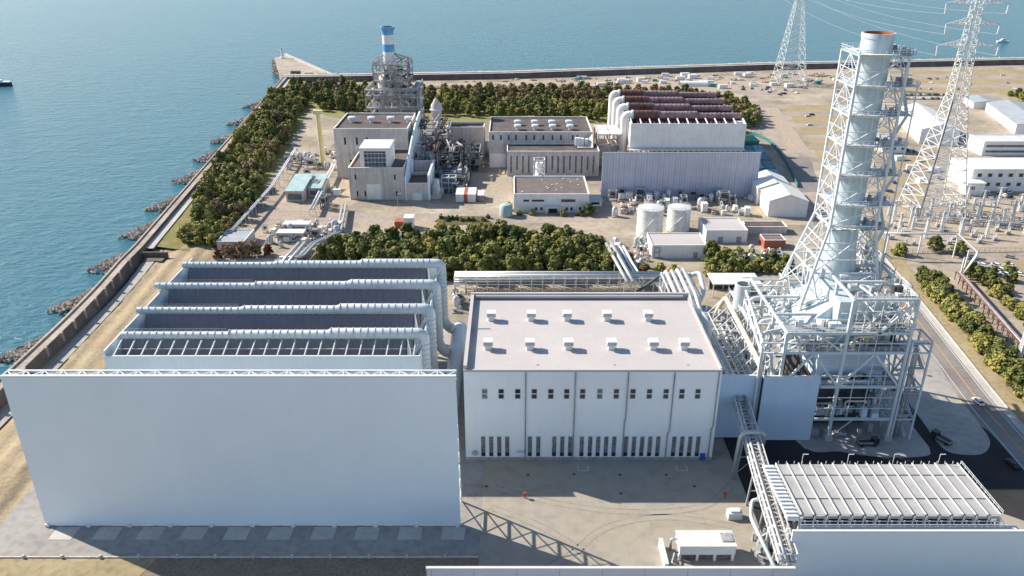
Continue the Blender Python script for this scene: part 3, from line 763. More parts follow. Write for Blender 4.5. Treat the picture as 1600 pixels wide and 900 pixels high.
def boiler():
    t = thing('boiler_house', 'open white steel frame around a heat recovery boiler full of pipes and decks', 'boiler house', (95, 215, 0))
    Ys = [198.4, 210.5, 222.5, 236.0]
    Xs = [77.0, 94.0, 111.6]
    Z = [0, 7.2, 18.2, 29.4, 35.6]
    for x in (94.0, 111.6):
        for y in Ys: MB().beam((x, y, .2), (x, y, 46), .85).build('column', 'pale_steel', t)
    for x in (77.0,):
        for y in Ys: MB().beam((x, y, .2), (x, y, 35.6), .8).build('column', 'pale_steel', t)
    for x in (94.0, 111.6): MB().box(x - 1.1, x + 1.1, 197.3, 199.5, 0, 1.4).build('column_base', 'pale_concrete', t)
    b = MB()
    for z in Z[1:]:
        for y in Ys: b.beam((77 if z > 20 else 89, y, z), (111.6, y, z), .55, .75)
        for x in Xs: b.beam((x, Ys[0], z), (x, Ys[-1], z), .5, .7)
    for y in Ys: b.beam((94, y, 46), (111.6, y, 46), .6, .7)
    for x in (94.0, 111.6): b.beam((x, Ys[0], 46), (x, Ys[-1], 46), .6, .7)
    b.build('floor_beam', 'pale_steel', t)
    b = MB(); f0 = Ys[0]
    vbrace(b, (94, f0), (111.6, f0), 18.2, 29.2, .6); vbrace(b, (77, f0), (94, f0), 18.2, 29.2, .6)
    vbrace(b, (94, f0), (111.6, f0), 35.6, 45.8, .55, False); vbrace(b, (77, f0), (94, f0), 29.4, 35.4, .45)
    b.beam((94, f0, .5), (94 + 8.8, f0 + 2, 7), .3)
    for (ya, yb) in zip(Ys, Ys[1:]):
        for x in (111.6, 77):
            vbrace(b, (x, ya), (x, yb), 7.2, 18, .4); vbrace(b, (x, ya), (x, yb), 18.2, 29.2, .4, False)
            if x > 100: vbrace(b, (x, ya), (x, yb), 35.6, 45.8, .4); vbrace(b, (x, ya), (x, yb), 29.4, 35.4, .3)
    for y in Ys[1:]: vbrace(b, (94, y), (111.6, y), 35.6, 45.8, .4, False)
    b.build('brace', 'white_steel', t)
    # boiler casing: inlet duct, main box, sloped hood to the stack
    b = MB()
    b.box(89, 108.5, 203, 234, 18, 34.9); b.build('casing', 'blue_cladding', t)
    MB().box(90, 107.5, 206, 233, 1, 17.9).build('lower_casing', 'dark_steel', t)  # coloured dark to paint in the shade inside the frame
    b = MB(); b.box(93.5, 107, 205.5, 233, 34.95, 42)
    b.build('upper_casing', 'stack_paint', t)
    b = MB()
    b.add([(80, 208, 28), (80, 230, 28), (93.4, 230, 28), (93.4, 208, 28), (80, 212, 30), (80, 226, 30), (93.4, 228, 38.5), (93.4, 210, 38.5)], [(0, 1, 2, 3)[::-1], (4, 7, 6, 5), (0, 3, 7, 4), (3, 2, 6, 7), (2, 1, 5, 6), (1, 0, 4, 5)])
    b.build('inlet_duct', 'stack_paint', t)
    b = MB(); b.cyl(75.2, 237, 24, 33.5, 2.6, 2.6, 24); b.build('silencer', 'duct_white', t, smooth='auto')
    b = MB(); b.lathe(75.2, 237, [(2.0, 33.52), (2.0, 33.55), (0, 33.55)], 20); b.build('silencer_mouth', 'dark_steel', t)
    for k, (x, y, r, l) in enumerate(((98.5, 212, 1.1, 9), (98.5, 219, 1.1, 9), (98.5, 226, 1.1, 9))):
        b = MB(); b.tube([(x - .5, y, 43.6), (x + l - 1, y, 43.6)], r, 14); b.build('steam_drum', 'pale_steel', t, smooth='auto')
    # outrigger frame on the hall side
    for y in (198.6, 210.5, 222.5, 233.5, 244.5): MB().beam((70.6 + (y - 198) * .13, y, 0), (70.6 + (y - 198) * .13, y, 29.2), .6).build('column', 'white_steel', t)
    b = MB()
    for z in (29.2, 32.4):
        b.beam((70.6, 198.6, z), (76.6, 244.5, z), .5); 
    for y in (198.6, 210.5, 222.5, 233.5, 244.5):
        x = 70.6 + (y - 198) * .13; b.beam((x, y, 29.2), (88, y, 29.2), .45); b.beam((x, y, 29.2), (x, y, 32.4), .3); b.beam((x, y, 32.4), (84, y, 32.4), .3)
    for ya, yb in ((198.6, 210.5), (210.5, 222.5), (222.5, 233.5), (233.5, 244.5)):
        xa, xb = 70.6 + (ya - 198) * .13, 70.6 + (yb - 198) * .13
        b.beam((xa, ya, 29.2), ((xa + xb) / 2, (ya + yb) / 2, 32.4), .26); b.beam((xb, yb, 29.2), ((xa + xb) / 2, (ya + yb) / 2, 32.4), .26); b.beam((xa, ya, 29.2), (88, yb, 29.2), .28)
    for k in range(7): b.beam((72 + k * 2.2, 204 + k * 3, 29), (76 + k * 2.4, 210 + k * 3.4, 33.4), .3)
    b.build('side_truss', 'white_steel', t)
    for k in range(8):
        y = 201 + k * 5.2; x = 72.5 + k * .5; b = MB(); q = .35 + .12 * (k % 3)
        b.tube(pipe_path([(x, y, 22), (x, y, 30.8 + (k % 3)), (x + 5 + k % 4, y + 2, 30.8 + (k % 3)), (x + 7 + k % 4, y + 3, 34)], q, 1.2), q, 10); b.build('pipe', ('pipe_silver', 'duct_white', 'white_steel')[k % 3], t, smooth=True)
    for k in range(5):
        b = MB(); b.cyl(80 + k * 2.2, 203.5 + (k % 2), 29.9, 32.5 + k % 3, .7, None, 12); b.build('valve_drum', 'pale_steel', t)
    # decks and handrails at every level
    for z in (18.2, 29.4, 35.6):
        b = MB(); x0 = 89 if z < 20 else 77.3
        b.box(x0, 111.2, 198.7, 202.9, z + .38, z + .5); b.box(108.6, 111.2, 202.9, 236, z + .38, z + .5); b.box(x0, 108.6, 234.2, 236, z + .38, z + .5)
        d = b.build('deck', 'grate', t)
        b = MB(); b.rail([(x0, 198.7, z + .5), (111.3, 198.7, z + .5), (111.3, 236, z + .5)], 1.2, 1.8, .10); b.build('handrail', 'white_steel', d)
    d = MB().box(94, 111.5, 198.7, 200, 46.4, 46.5).build('deck', 'grate', t)
    b = MB(); b.rail([(94, 198.5, 46.5), (111.5, 198.5, 46.5), (111.5, 236, 46.5)], 1.2, 1.8, .10); b.build('handrail', 'white_steel', d)
    # clutter of pipes inside the frame
    rr = random.Random(3)
    for q in range(34):
        lv = rr.choice((7.6, 18.6, 18.6, 29.9, 29.9, 29.9, 36.2, 36.2)); y = rr.uniform(199.2, 202.4); x = rr.uniform(79 if lv > 20 else 90, 104)
        r = rr.choice((.18, .25, .32, .45)); L = rr.uniform(3, 9); hz = rr.uniform(.8, 4.5)
        pts = [(x, y, lv), (x, y, lv + hz), (x + L, y, lv + hz), (x + L, y + rr.uniform(0, 1), lv + hz - rr.uniform(.6, hz))]
        b = MB(); b.tube(pipe_path(pts, r), r, 8); b.build('pipe', rr.choice(('pipe_silver', 'white_steel', 'galv', 'pale_steel', 'cream_pipe')), t, smooth=True)
    for q in range(16):
        lv = rr.choice((7.6, 18.6, 29.9, 36.2, 46.6)); x = rr.uniform(108.8, 110.8); y = rr.uniform(203, 232)
        b = MB(); r = rr.choice((.22, .3, .4)); hz = rr.uniform(1, 5)
        b.tube(pipe_path([(x, y, lv), (x, y, lv + hz), (x, y - rr.uniform(3, 8), lv + hz)], r), r, 8); b.build('pipe', rr.choice(('pipe_silver', 'galv', 'pale_steel', 'grey_steel')), t, smooth=True)
    for q in range(46):
        b = MB()
        lv = rr.choice((7.6, 18.7, 29.9, 29.9, 36.1, 36.1, 46.5)); y = rr.uniform(199.4, 202.4) if q % 3 else rr.uniform(203, 234)
        x = rr.uniform(79 if lv > 20 and lv < 40 else 95, 110) if q % 3 else rr.uniform(108.9, 110.6)
        h = rr.uniform(.8, 2.6); b.obox(x, y, lv, rr.uniform(.6, 1.8), rr.uniform(.6, 1.5), h, rr.choice((0, .2)))
        b.build('equipment_box', rr.choice(('grey_steel', 'galv', 'white_steel', 'dark_steel')), t)
    for q in range(26):
        b = MB(); x = rr.uniform(90, 108); z0 = rr.choice((.3, 7.6)); y = rr.uniform(199, 202.4)
        if rr.random() < .5: b.cyl(x, y, z0, z0 + rr.uniform(1, 4.5), rr.uniform(.3, 1), None, 12)
        else: b.obox(x, y, z0, rr.uniform(.8, 3), rr.uniform(.8, 2), rr.uniform(.8, 3))
        b.build('pump', rr.choice(('grey_steel', 'galv', 'blue_cladding')), t)
    # secondary steel between the decks
    b = MB()
    for z in (32.4, 38.8, 42.4):
        for y in (198.4, 204.5, 216, 229, 236): b.beam((78 if z < 33 else 94, y, z), (111.6, y, z), .26)
        for x in (82, 88, 100, 106, 111.6):
            if x > 93 or z < 33: b.beam((x, 198.4, z), (x, 236, z), .24)
    for x in (81, 85, 89, 98, 102.5, 107):
        for y in (198.5, 203.4, 212, 224):
            b.beam((x, y, 29.4), (x, y, 35.6 if x < 94 else 46), .2)
            if x > 90: b.beam((x, y, 35.6), (x + 4.2, y, 42), .18)
            else: b.beam((x, y, 29.4), (x + 4, y, 35.6), .18)
    for z in (10.8, 14.5, 21.8, 25.5):
        b.beam((89, 198.5, z), (111.6, 198.5, z), .22); b.beam((111.7, 198.4, z), (111.7, 236, z), .24)
    for x in (98.4, 102.8, 107.2): b.beam((x, 198.5, 7.2), (x, 198.5, 29.4), .2)
    b.build('secondary_frame', 'white_steel', t)
    for q in range(40):
        x = rr.uniform(78, 92) if q % 2 else rr.uniform(95, 110); y = rr.uniform(199, 232); z = rr.choice((31, 33, 34.5, 36.5)) if q % 2 else rr.choice((36.4, 39.5, 43, 44.8))
        r = rr.choice((.2, .28, .36, .5)); b = MB(); L = rr.uniform(4, 12)
        pts = [(x, y, z - 2), (x, y, z), (x + rr.uniform(1, 5), y, z), (x + rr.uniform(2, 6), y + L, z + rr.uniform(-1, 1.5))] if q % 3 else [(x - 3, y, z), (x + L * .5, y, z), (x + L * .5, y, z + rr.uniform(1, 3))]
        b.tube(pipe_path(pts, r), r, 8); b.build('pipe', rr.choice(('pipe_silver', 'white_steel', 'pale_steel', 'duct_white')), t, smooth=True)
    # stair and riser tower on the outer side
    b = MB(); xs = (112.6, 118.2); ys = (198.2, 205.4)
    for x in xs:
        for y in ys: b.beam((x, y, 0), (x, y, 33.2), .5)
    for z in (7.2, 18.2, 29.4, 33.2):
        for y in ys: b.beam((xs[0], y, z), (xs[1], y, z), .4)
        for x in xs: b.beam((x, ys[0], z), (x, ys[1], z), .4)
    st = b.build('stair_tower', 'pale_steel', t)
    b = MB()
    for i, z in enumerate(range(0, 32, 4)):
        ya, yb = (198.8, 204.8) if i % 2 == 0 else (204.8, 198.8)
        b.beam((117.2, ya, z + .4), (117.2, yb, z + 4.2), 1.0, .25); b.beam((116.6, ya, z + 1.4), (116.6, yb, z + 5.2), .1); b.beam((117.8, ya, z + 1.4), (117.8, yb, z + 5.2), .1)
        b.box(112.8, 118, yb - .6, yb + .6, z + 4.1, z + 4.25)
    b.build('flight', 'galv', st)
    b = MB()
    for k in range(6):
        x = 112.9 + k * .62; b.tube(pipe_path([(x, 199.4 + (k % 2) * .8, .2), (x, 199.4 + (k % 2) * .8, 31.5 - k * .3), (x - 3, 201, 32 - k * .3)], .2, .8), .2, 8)
    b.build('riser_pipe', 'pipe_silver', st, smooth=True)
boiler()

def gas_yard():
    """pipework between the hall and the boiler"""
    t = thing('pipe_rack', 'crowded multi level pipe rack running beside the end wall of the turbine hall', 'pipe rack', (66, 220, 0))
    b = MB()
    for i in range(8):
        y = 201 + i * 6.6
        for x in (60.5, 67.5, 74.5): b.beam((x, y, 0), (x, y, 26 if x > 70 else 18), .4)
        for z in (8, 13, 18): b.beam((60.5, y, z), (74.5, y, z), .35)
        b.beam((67.5, y, 18), (74.5, y, 26), .25); b.beam((60.5, y, 8), (67.5, y, 18), .25)
    for x, zz in ((60.5, (8, 13, 18)), (67.5, (8, 13, 18)), (74.5, (8, 13, 18, 26))):
        for z in zz: b.beam((x, 201, z), (x, 247.2, z), .3)
    b.build('frame', 'white_steel', t)
    rr = random.Random(9)
    for k in range(15):
        x = 60.8 + k * .93; z = rr.choice((8.5, 13.5, 13.6, 18.5)); r = rr.choice((.22, .3, .38, .5)); y0 = rr.uniform(199.8, 206); y1 = rr.uniform(236, 249)
        pts = [(x, y0, z - rr.uniform(2, 6)), (x, y0, z), (x, (y0 + y1) / 2, z), (x, (y0 + y1) / 2 + 2, z + rr.choice((0, 1.2, -1))), (x, y1, z + rr.choice((0, .6)))]
        b = MB(); b.tube(pipe_path(pts, r), r, 8); b.build('pipe', rr.choice(('pipe_silver', 'white_steel', 'galv', 'pale_steel')), t, smooth=True)
    b = MB(); b.tube(pipe_path([(71.5, 199.8, 12), (71.5, 199.8, 24.5), (72.5, 246, 24.5), (70, 247, 18)], .8), .8, 12); b.build('main_pipe', 'cream_pipe', t, smooth='auto')
    b = MB(); b.tube(pipe_path([(61.2, 222, 20), (61.2, 222, 25.5), (60.2, 226, 27), (60.2, 234, 25)], 1.0), 1.3, 14); b.build('vent_drum', 'duct_white', t, smooth='auto')
    for q in range(40):
        b = MB(); x, y, z = rr.uniform(61, 74), rr.uniform(201, 246), rr.choice((0, 8.3, 13.3, 18.3))
        b.obox(x, y, z, rr.uniform(.6, 2), rr.uniform(.6, 2.4), rr.uniform(.6, 2.0), 0)
        b.build('valve_box', rr.choice(('grey_steel', 'galv', 'dark_steel')), t)
    b = MB()
    for z, x in ((18.3, 64), (26.2, 74.5)):
        b.box(x - .8, x + .8, 201, 247, z + .2, z + .28); b.rail([(x - .8, 201, z + .28), (x - .8, 247, z + .28)], 1.1, 2, .08); b.rail([(x + .8, 201, z + .28), (x + .8, 247, z + .28)], 1.1, 2, .08)
    b.build('walkway', 'pale_steel', t)
gas_yard()

def chimney():
    t = thing('lattice_chimney', 'tall pale blue grey flue with rusty mouth inside a stepped white lattice tower', 'chimney', (99, 225, 36))
    x, y = 99.0, 225.0
    prof = [(5.6, 42), (5.6, 44.5), (4.9, 49.5), (4.5, 52), (4.35, 58)]
    b = MB(); b.lathe(x, y, prof + [(4.15, 112.0)], 40); b.build('flue', 'stack_paint', t, smooth='auto')
    b = MB()
    for z in (58.2, 66, 74.8, 83.4, 91.8, 99.7, 107.4): b.lathe(x, y, [(4.1, z - .3), (4.6, z - .3), (4.6, z + .3), (4.1, z + .3)], 40)
    b.build('flue_ring', 'pale_steel', t)
    b = MB(); b.lathe(x, y, [(4.1, 111.8), (4.35, 111.9), (4.35, 113.2), (4.0, 113.2)], 40); b.build('rim', 'stack_paint', t)
    b = MB(); b.lathe(x, y, [(3.98, 113.15), (3.95, 104)], 40); b.build('liner', 'rust_orange', t)
    b = MB(); b.lathe(x, y, [(3.94, 104.1), (0.01, 104.1)], 40); b.build('flue_throat', 'dark_steel', t)
    # four legs
    zl = [36, 46, 60, 66, 74.8, 83.4, 91.8, 99.7, 108]
    def leg(sx, sy, z):
        f = 6.6 + max(0, 60 - z) * (.26 if sx < 0 else .16)
        g = 6.4 + max(0, 60 - z) * .14
        return (x + sx * f, y + sy * g, z)
    for sx in (-1, 1):
        for sy in (-1, 1):
            b = MB()
            for a, c in zip((36, 60, 108), (60, 108)): b.beam(leg(sx, sy, a), leg(sx, sy, c), .62)
            b.build('leg', 'white_steel', t)
    b = MB()
    faces = [((-1, -1), (-1, 1)), ((-1, -1), (1, -1)), ((1, -1), (1, 1)), ((-1, 1), (1, 1))]
    for a, c in zip(zl, zl[1:]):
        for f, g in faces:
            b.beam(leg(*f, c), leg(*g, c), .36)
            if f[0] == g[0]:      # side faces: K bracing
                m = V(leg(*f, c)).lerp(V(leg(*g, c)), .5)
                b.beam(leg(*f, a), m, .30); b.beam(leg(*g, a), m, .30)
                mm = V(leg(*f, (a + c) / 2)); b.beam(mm, V(leg(*f, a)).lerp(V(leg(*g, a)), .5), .2)
            else:
                b.beam(leg(*f, a), leg(*g, c), .28)
                if f[1] > 0: b.beam(leg(*g, a), leg(*f, c), .3)
    b.build('brace', 'white_steel', t)
    b = MB()
    for a, c in zip(zl, zl[1:]):
        m = (a + c) / 2
        for f, g in faces:
            b.beam(leg(*f, m), leg(*g, m), .16); b.beam(V(leg(*f, m)).lerp(V(leg(*g, m)), .5), V(leg(*g, c)).lerp(V(leg(*f, c)), .5), .16)
            if f[0] != g[0]: b.beam(leg(*g, m), V(leg(*f, c)).lerp(V(leg(*g, c)), .5), .18)
            else: b.beam(leg(*f, m), V(leg(*f, c)).lerp(V(leg(*g, c)), .5), .18); b.beam(leg(*g, m), V(leg(*f, a)).lerp(V(leg(*g, a)), .5), .18)
    b.build('secondary_brace', 'white_steel', t)
    for z in (58.6, 66, 74.8, 83.4, 91.8, 99.7, 108):
        top = z > 105; e = 7.0 if top else 6.4
        b = MB(); n = 20
        # deck ring with square outside and round hole
        outer = []; inner = []
        for k in range(40):
            a = 2 * PI * k / 40; ca, sa = math.cos(a), math.sin(a); q = e / max(abs(ca), abs(sa))
            outer.append((x + ca * q, y + sa * q, z + .3)); inner.append((x + ca * 4.9, y + sa * 4.9, z + .3))
        b.add(outer + inner, [(k, (k + 1) % 40, 40 + (k + 1) % 40, 40 + k) for k in range(40)])
        b.add([(p[0], p[1], z + .1) for p in outer + inner], [(40 + k, 40 + (k + 1) % 40, (k + 1) % 40, k) for k in range(40)])
        ex = 4.4 if not top else 1.0       # landing towards the ladder side
        b.box(x + e, x + e + ex, y - 6.4, y + 1.5, z + .1, z + .3)
        d = b.build('platform', 'pale_steel', t)
        b = MB(); b.rail([(x - e, y - e, z + .3), (x + e, y - e, z + .3), (x + e + ex, y - 6.4, z + .3), (x + e + ex, y + 1.5, z + .3), (x + e, y + 1.5, z + .3), (x + e, y + e, z + .3), (x - e, y + e, z + .3)], 1.25, 1.6, .10, True)
        b.build('handrail', 'white_steel', d)
        b = MB(); rr = random.Random(int(z))
        for q in range(5): b.obox(x + rr.uniform(4.8, e + ex - .8), y + rr.uniform(-5.8, 1), z + .3, rr.uniform(.5, 1.2), rr.uniform(.5, 1.2), rr.uniform(.7, 2))
        b.build('cabinet', 'grey_steel', d)
    # ladder mast and its posts
    b = MB()
    for yy in (-6.2, 1.3):
        for xx in (10.4,): b.beam((x + xx, y + yy, 46), (x + xx, y + yy, 101), .32)
    for z in (46, 58.6, 66, 74.8, 83.4, 91.8, 99.7): b.beam((x + 10.4, y - 6.2, z), (x + 10.4, y + 1.3, z), .25)
    for i, (a, c) in enumerate(zip((46, 58.6, 66, 74.8, 83.4, 91.8), (58.6, 66, 74.8, 83.4, 91.8, 99.7))):
        ya, yb = (-5.6, .8) if i % 2 else (.8, -5.6)
        b.beam((x + 9.4, y + ya, a + .3), (x + 9.4, y + yb, c + .2), .9, .2)
        b.beam((x + 8.9, y + ya, a + 1.4), (x + 8.9, y + yb, c + 1.3), .1)
    b.build('stair', 'pale_steel', t)
    # splayed base frame on the left with cross members
    b = MB()
    for z in (50, 55): 
        for f, g in faces: b.beam(leg(*f, z), leg(*g, z), .25)
    for yy in (-1, 1):
        p = leg(-1, yy, 46)
        b.beam((p[0], p[1], 46), (p[0] - 3.2, p[1] + yy, 30), .6); b.beam((p[0], p[1], 46), (p[0] + 3, p[1], 36), .4)
    b.build('outrigger', 'white_steel', t)
chimney()

def cooler():
    t = thing('fin_fan_cooler', 'low fin fan cooler bank with white beams over grey panels behind a blank wall', 'cooler', (89, 155, 0))
    X0, X1, Y0, Y1, Z = 66.2, 112.6, 146.2, 165.0, 16.0
    MB().box(X0, X1, Y0, Y1, Z - .6, Z).build('panel_deck', 'cooler_panel', t)
    n = 16
    for i in range(n + 1):
        x = X0 + .3 + (X1 - X0 - .6) * i / n
        b = MB(); b.beam((x, Y0 - .6, Z + .45), (x, Y1 + .3, Z + .16), .24, .28); b.build('roof_beam', 'white_roof', t)
    b = MB()
    for i in range(n):
        x = X0 + .3 + (X1 - X0 - .6) * (i + .5) / n
        for y in (Y0 + 5.5, Y1 - 4.4): b.box(x - 1.2, x + 1.2, y - .10, y + .10, Z + .005, Z + .12)
    b.build('panel_joint', 'dark_steel', t)
    b = MB()
    for i in range(n):
        x = X0 + .3 + (X1 - X0 - .6) * (i + .5) / n
        b.box(x - 1.1, x + 1.1, Y0 - .9, Y0 - .35, Z - .5, Z + .25)
    b.build('header_box', 'grey_steel', t)
    b = MB(); b.box(X0 - 3.0, X0 - .3, Y0 - 1, Y1, Z - 1.0, Z - .2)
    for k in range(14): b.box(X0 - 3.0, X0 - .3, Y0 + k * 1.4 - .9, Y0 + k * 1.4 - .6, Z - .2, Z + .2)
    b.build('side_walkway', 'white_steel', t)
    b = MB()
    for i in range(n + 1):
        x = X0 + .3 + (X1 - X0 - .6) * i / n
        b.beam((x, Y0 - .9, Z - .1), (x, Y0 - .9, Z - 2.6), .22); b.beam((x, Y0 - .9, Z - .1), (x + 1.4, Y0 - .9, Z - 2.4), .16)
        if i % 2 == 0:
            b.beam((x, Y0 - .3, 0), (x, Y0 - .3, Z - .6), .45); b.beam((x, Y1 - .3, 0), (x, Y1 - .3, Z - .6), .45)
    b.beam((X0, Y0 - .9, Z - 2.5), (X1, Y0 - .9, Z - 2.5), .35); b.beam((X0, Y0 - .9, Z - 1.2), (X1, Y0 - .9, Z - 1.2), .2)
    b.rail([(X0, Y0 - 2.0, Z - 2.4), (X1 + 1, Y0 - 2.0, Z - 2.4)], 1.2, 2.8, .09)
    b.box(X0, X1 + 4, Y0 - 2.1, Y0 - .9, Z - 2.6, Z - 2.5)
    b.build('support_frame', 'white_steel', t)
    MB().box(X0 + .5, X1 - .5, Y0 + .3, Y1 - .3, Z - 3.6, Z - 2.9).build('fan_plenum', 'dark_steel', t)
    b = MB()
    for i in range(4):
        x = X0 + 7 + i * 11.5
        b.beam((x, Y1 + .6, Z - .5), (x, Y1 + .6, Z + 2.6), .10); b.beam((x, Y1 + .6, Z + 2.6), (x + 1.3, Y1 + .6, Z + 2.6), .16)
    b.build('floodlight_post', 'white_steel', t)
    b = MB()
    for i in range(24):
        x = X0 + 1 + i * 2
        b.beam((x, Y1 + .35, Z - .1), (x, Y1 + .35, Z + .7), .12)
    b.rail([(X1 + .5, Y0, Z), (X1 + .5, Y1, Z)], 1.0, 1.8, .09)
    b.build('edge_post', 'white_steel', t)
    w = thing('blank_wall', 'blank pale blue wall with white coping below the fin fan cooler', 'wall', (95, 143, 0))
    MB().box(63.9, 135, 142.6, 143.0, 0, 14).build('wall_panel', 'pale_cladding', w)
    MB().box(63.8, 135, 142.5, 143.15, 14.003, 14.3).build('coping', 'white_steel', w)
    b = MB()
    for k in range(9): b.beam((63.7, 144 - .3, k * 1.6), (63.7, 144 + 1.2, k * 1.6 + 1.4), .2); b.beam((63.7, 145.2, k * 1.6), (63.7, 143.6, k * 1.6 + 1.4), .2)
    b.beam((63.7, 145.4, 0), (63.7, 145.4, 14), .3)
    b.build('side_lattice', 'white_steel', w)
    f = thing('panel_wall', 'low lavender panelled wall with pale coping in front of the equipment unit', 'wall', (20, 136, 0))
    MB().box(-19.0, 62.8, 135.6, 136.1, 0, 9.7).build('wall_panel', 'lavender_panel', f)
    b = MB(); b.box(-19.1, 62.9, 135.5, 136.2, 9.703, 10.0); b.build('coping', 'white_roof', f)
    for k in range(9): MB().beam((-18 + k * 10, 136.4, 0), (-18 + k * 10, 136.4, 9.6), .35).build('post', 'pale_steel', f)
cooler()

def chiller():
    t = thing('cooling_unit', 'white roofed equipment unit with grey green sides and open bays in the yard', 'cooling unit', (47, 151, 0))
    MB().box(40.2, 53.6, 148.3, 153.6, 2.0, 4.5).build('body', 'acc_cladding', t)
    MB().box(40.0, 53.8, 148.1, 153.8, 4.503, 4.72).build('roof', 'white_roof', t)
    b = MB(); b.box(50.6, 53.4, 149.6, 152.6, 4.73, 4.95); b.build('fan_grille', 'grey_steel', t)
    b = MB()
    for x in (40.4, 44.6, 48.8, 53.1): b.box(x - .3, x + .3, 148.35, 148.9, 0, 2.0)
    b.build('pier', 'white_wall', t)
    MB().box(40.8, 53, 149, 153.4, 0, 1.995).build('plinth', 'louvre', t)
    b = MB(); b.box(45.5, 48, 148.2, 148.29, 3.3, 3.7); b.build('plate', 'white_wall', t)
    b = MB(); b.tube(pipe_path([(38.8, 152, .3), (38.8, 152, 3.6), (40.1, 152, 3.6)], .35), .35, 8); b.tube(pipe_path([(39.3, 149.5, .3), (39.3, 149.5, 1.6), (38, 146, 1.6), (42, 145, .4)], .2), .2, 8); b.build('pipe', 'pipe_silver', t, smooth=True)
    w = thing('low_wall', 'short white wall at the side of the equipment unit in the yard', 'wall', (36.5, 150, 0))
    MB().box(36.2, 37.0, 145, 153.6, 0, 2.2).build('wall', 'white_wall', w)
    MB().box(36.1, 37.1, 144.9, 153.7, 2.203, 2.35).build('coping', 'white_roof', w)
    b = MB(); b.obox(57.5, 164, .03, 3.6, 2.4, 2.0); b.obox(57.5, 164, 2.03, 2.4, 1.6, .5)
    link(b.build('transformer_box', 'pale_steel'), 'pale box of switchgear standing beside the pipe bridge', 'cabinet')
    b = MB(); b.obox(49, 155.4, .03, 4.6, 1.0, 1.0); link(b.build('concrete_block', 'pale_concrete'), 'long pale block lying behind the white roofed equipment unit', 'block')
    # pipe bridge from the screen wall to the cooler
    p = thing('pipe_bridge', 'lattice pipe bridge carrying silver pipes from the screen wall down past the yard', 'pipe bridge', (65, 170, 0))
    A = V((66.6, 198.6, 12.2)); B = V((64.2, 165, 9.2)); D = V((62.3, 139, 8.2))
    def along(s): return A.lerp(B, s / .56) if s < .56 else B.lerp(D, (s - .56) / .44)
    W = 2.0; Hh = 2.6; n = 20
    for nm, z0 in (('lower_frame', 0), ('upper_frame', Hh)):
        b = MB(); prev = None
        for i in range(n + 1):
            q = along(i / n); l, r = q + V((-W, 0, z0)), q + V((W, 0, z0))
            b.beam(l, r, .2)
            if prev: b.beam(prev[0], l, .26); b.beam(prev[1], r, .26); b.beam(prev[i % 2], (l, r)[(i + 1) % 2], .18)
            prev = (l, r)
        b.build(nm, 'white_steel', p)
    for s in (-W, W):
        b = MB(); prev = None
        for i in range(n + 1):
            q = along(i / n); lo, hi = q + V((s, 0, 0)), q + V((s, 0, Hh)); b.beam(lo, hi, .16)
            if prev: b.beam(prev[i % 2], (lo, hi)[(i + 1) % 2], .13)
            prev = (lo, hi)
        b.build('side_lattice', 'white_steel', p)
    for k, (off, r, zz) in enumerate(((-1.3, .5, .7), (-.3, .4, .6), (.5, .4, .6), (1.3, .5, .7), (-1.1, .34, 2.75), (.9, .4, 2.75))):
        b = MB(); b.tube([along(i / 12) + V((off, 0, zz)) for i in range(13)], r, 8); b.build('pipe', ('pipe_silver', 'galv', 'old_steel')[k % 3], p, smooth=True)
    for s in (.27, .5, .72, .94):
        q = along(s); b = MB()
        for a in (-W, W): b.beam((q.x + a * 1.3, q.y, 0), (q.x + a, q.y, q.z), .4)
        b.beam((q.x - W * 1.2, q.y, q.z * .5), (q.x + W * 1.2, q.y, q.z * .5), .25); b.beam((q.x - W * 1.3, q.y, 0), (q.x + W * 1.1, q.y, q.z * .5), .2)
        b.build('trestle', 'galv', p)
    # portal arch round the bridge
    q = along(.3); b = MB(); b.tube(pipe_path([(q.x - 4.4, q.y - 1, .1), (q.x - 3.4, q.y, q.z + 4.2), (q.x + 3.2, q.y, q.z + 4.2), (q.x + 3.0, q.y, q.z)], .5, 2.0), .55, 10); b.build('portal_pipe', 'galv', p, smooth=True)
    b = MB(); b.tube(pipe_path([(62.5, 160, 8.6), (60.0, 160, 9), (59.2, 157, 6), (60.3, 140, 5.6)], .5, 1.5), .5, 10); b.build('branch_pipe', 'duct_white', p, smooth=True)
    b = MB(); b.tube(pipe_path([(63, 149.5, 8.6), (61.2, 149.5, 9.4), (60.9, 149, 1)], .45, 1.2), .42, 10); b.build('branch_pipe', 'duct_white', p, smooth=True)
    b = MB(); b.tube(pipe_path([(66.4, 163, 9.6), (69, 160, 9), (68.6, 147, 5), (70.5, 146.4, 5)], .45, 1.2), .42, 10); b.build('branch_pipe', 'pipe_silver', p, smooth=True)
    rr = random.Random(4); 
    for q in range(26): b = MB(); b.obox(rr.uniform(58.5, 65), rr.uniform(139, 158), .03, rr.uniform(.4, 1.6), rr.uniform(.4, 1.6), rr.uniform(.5, 2.2), rr.uniform(0, 1)); b.build('valve_box', 'galv', p)
chiller()

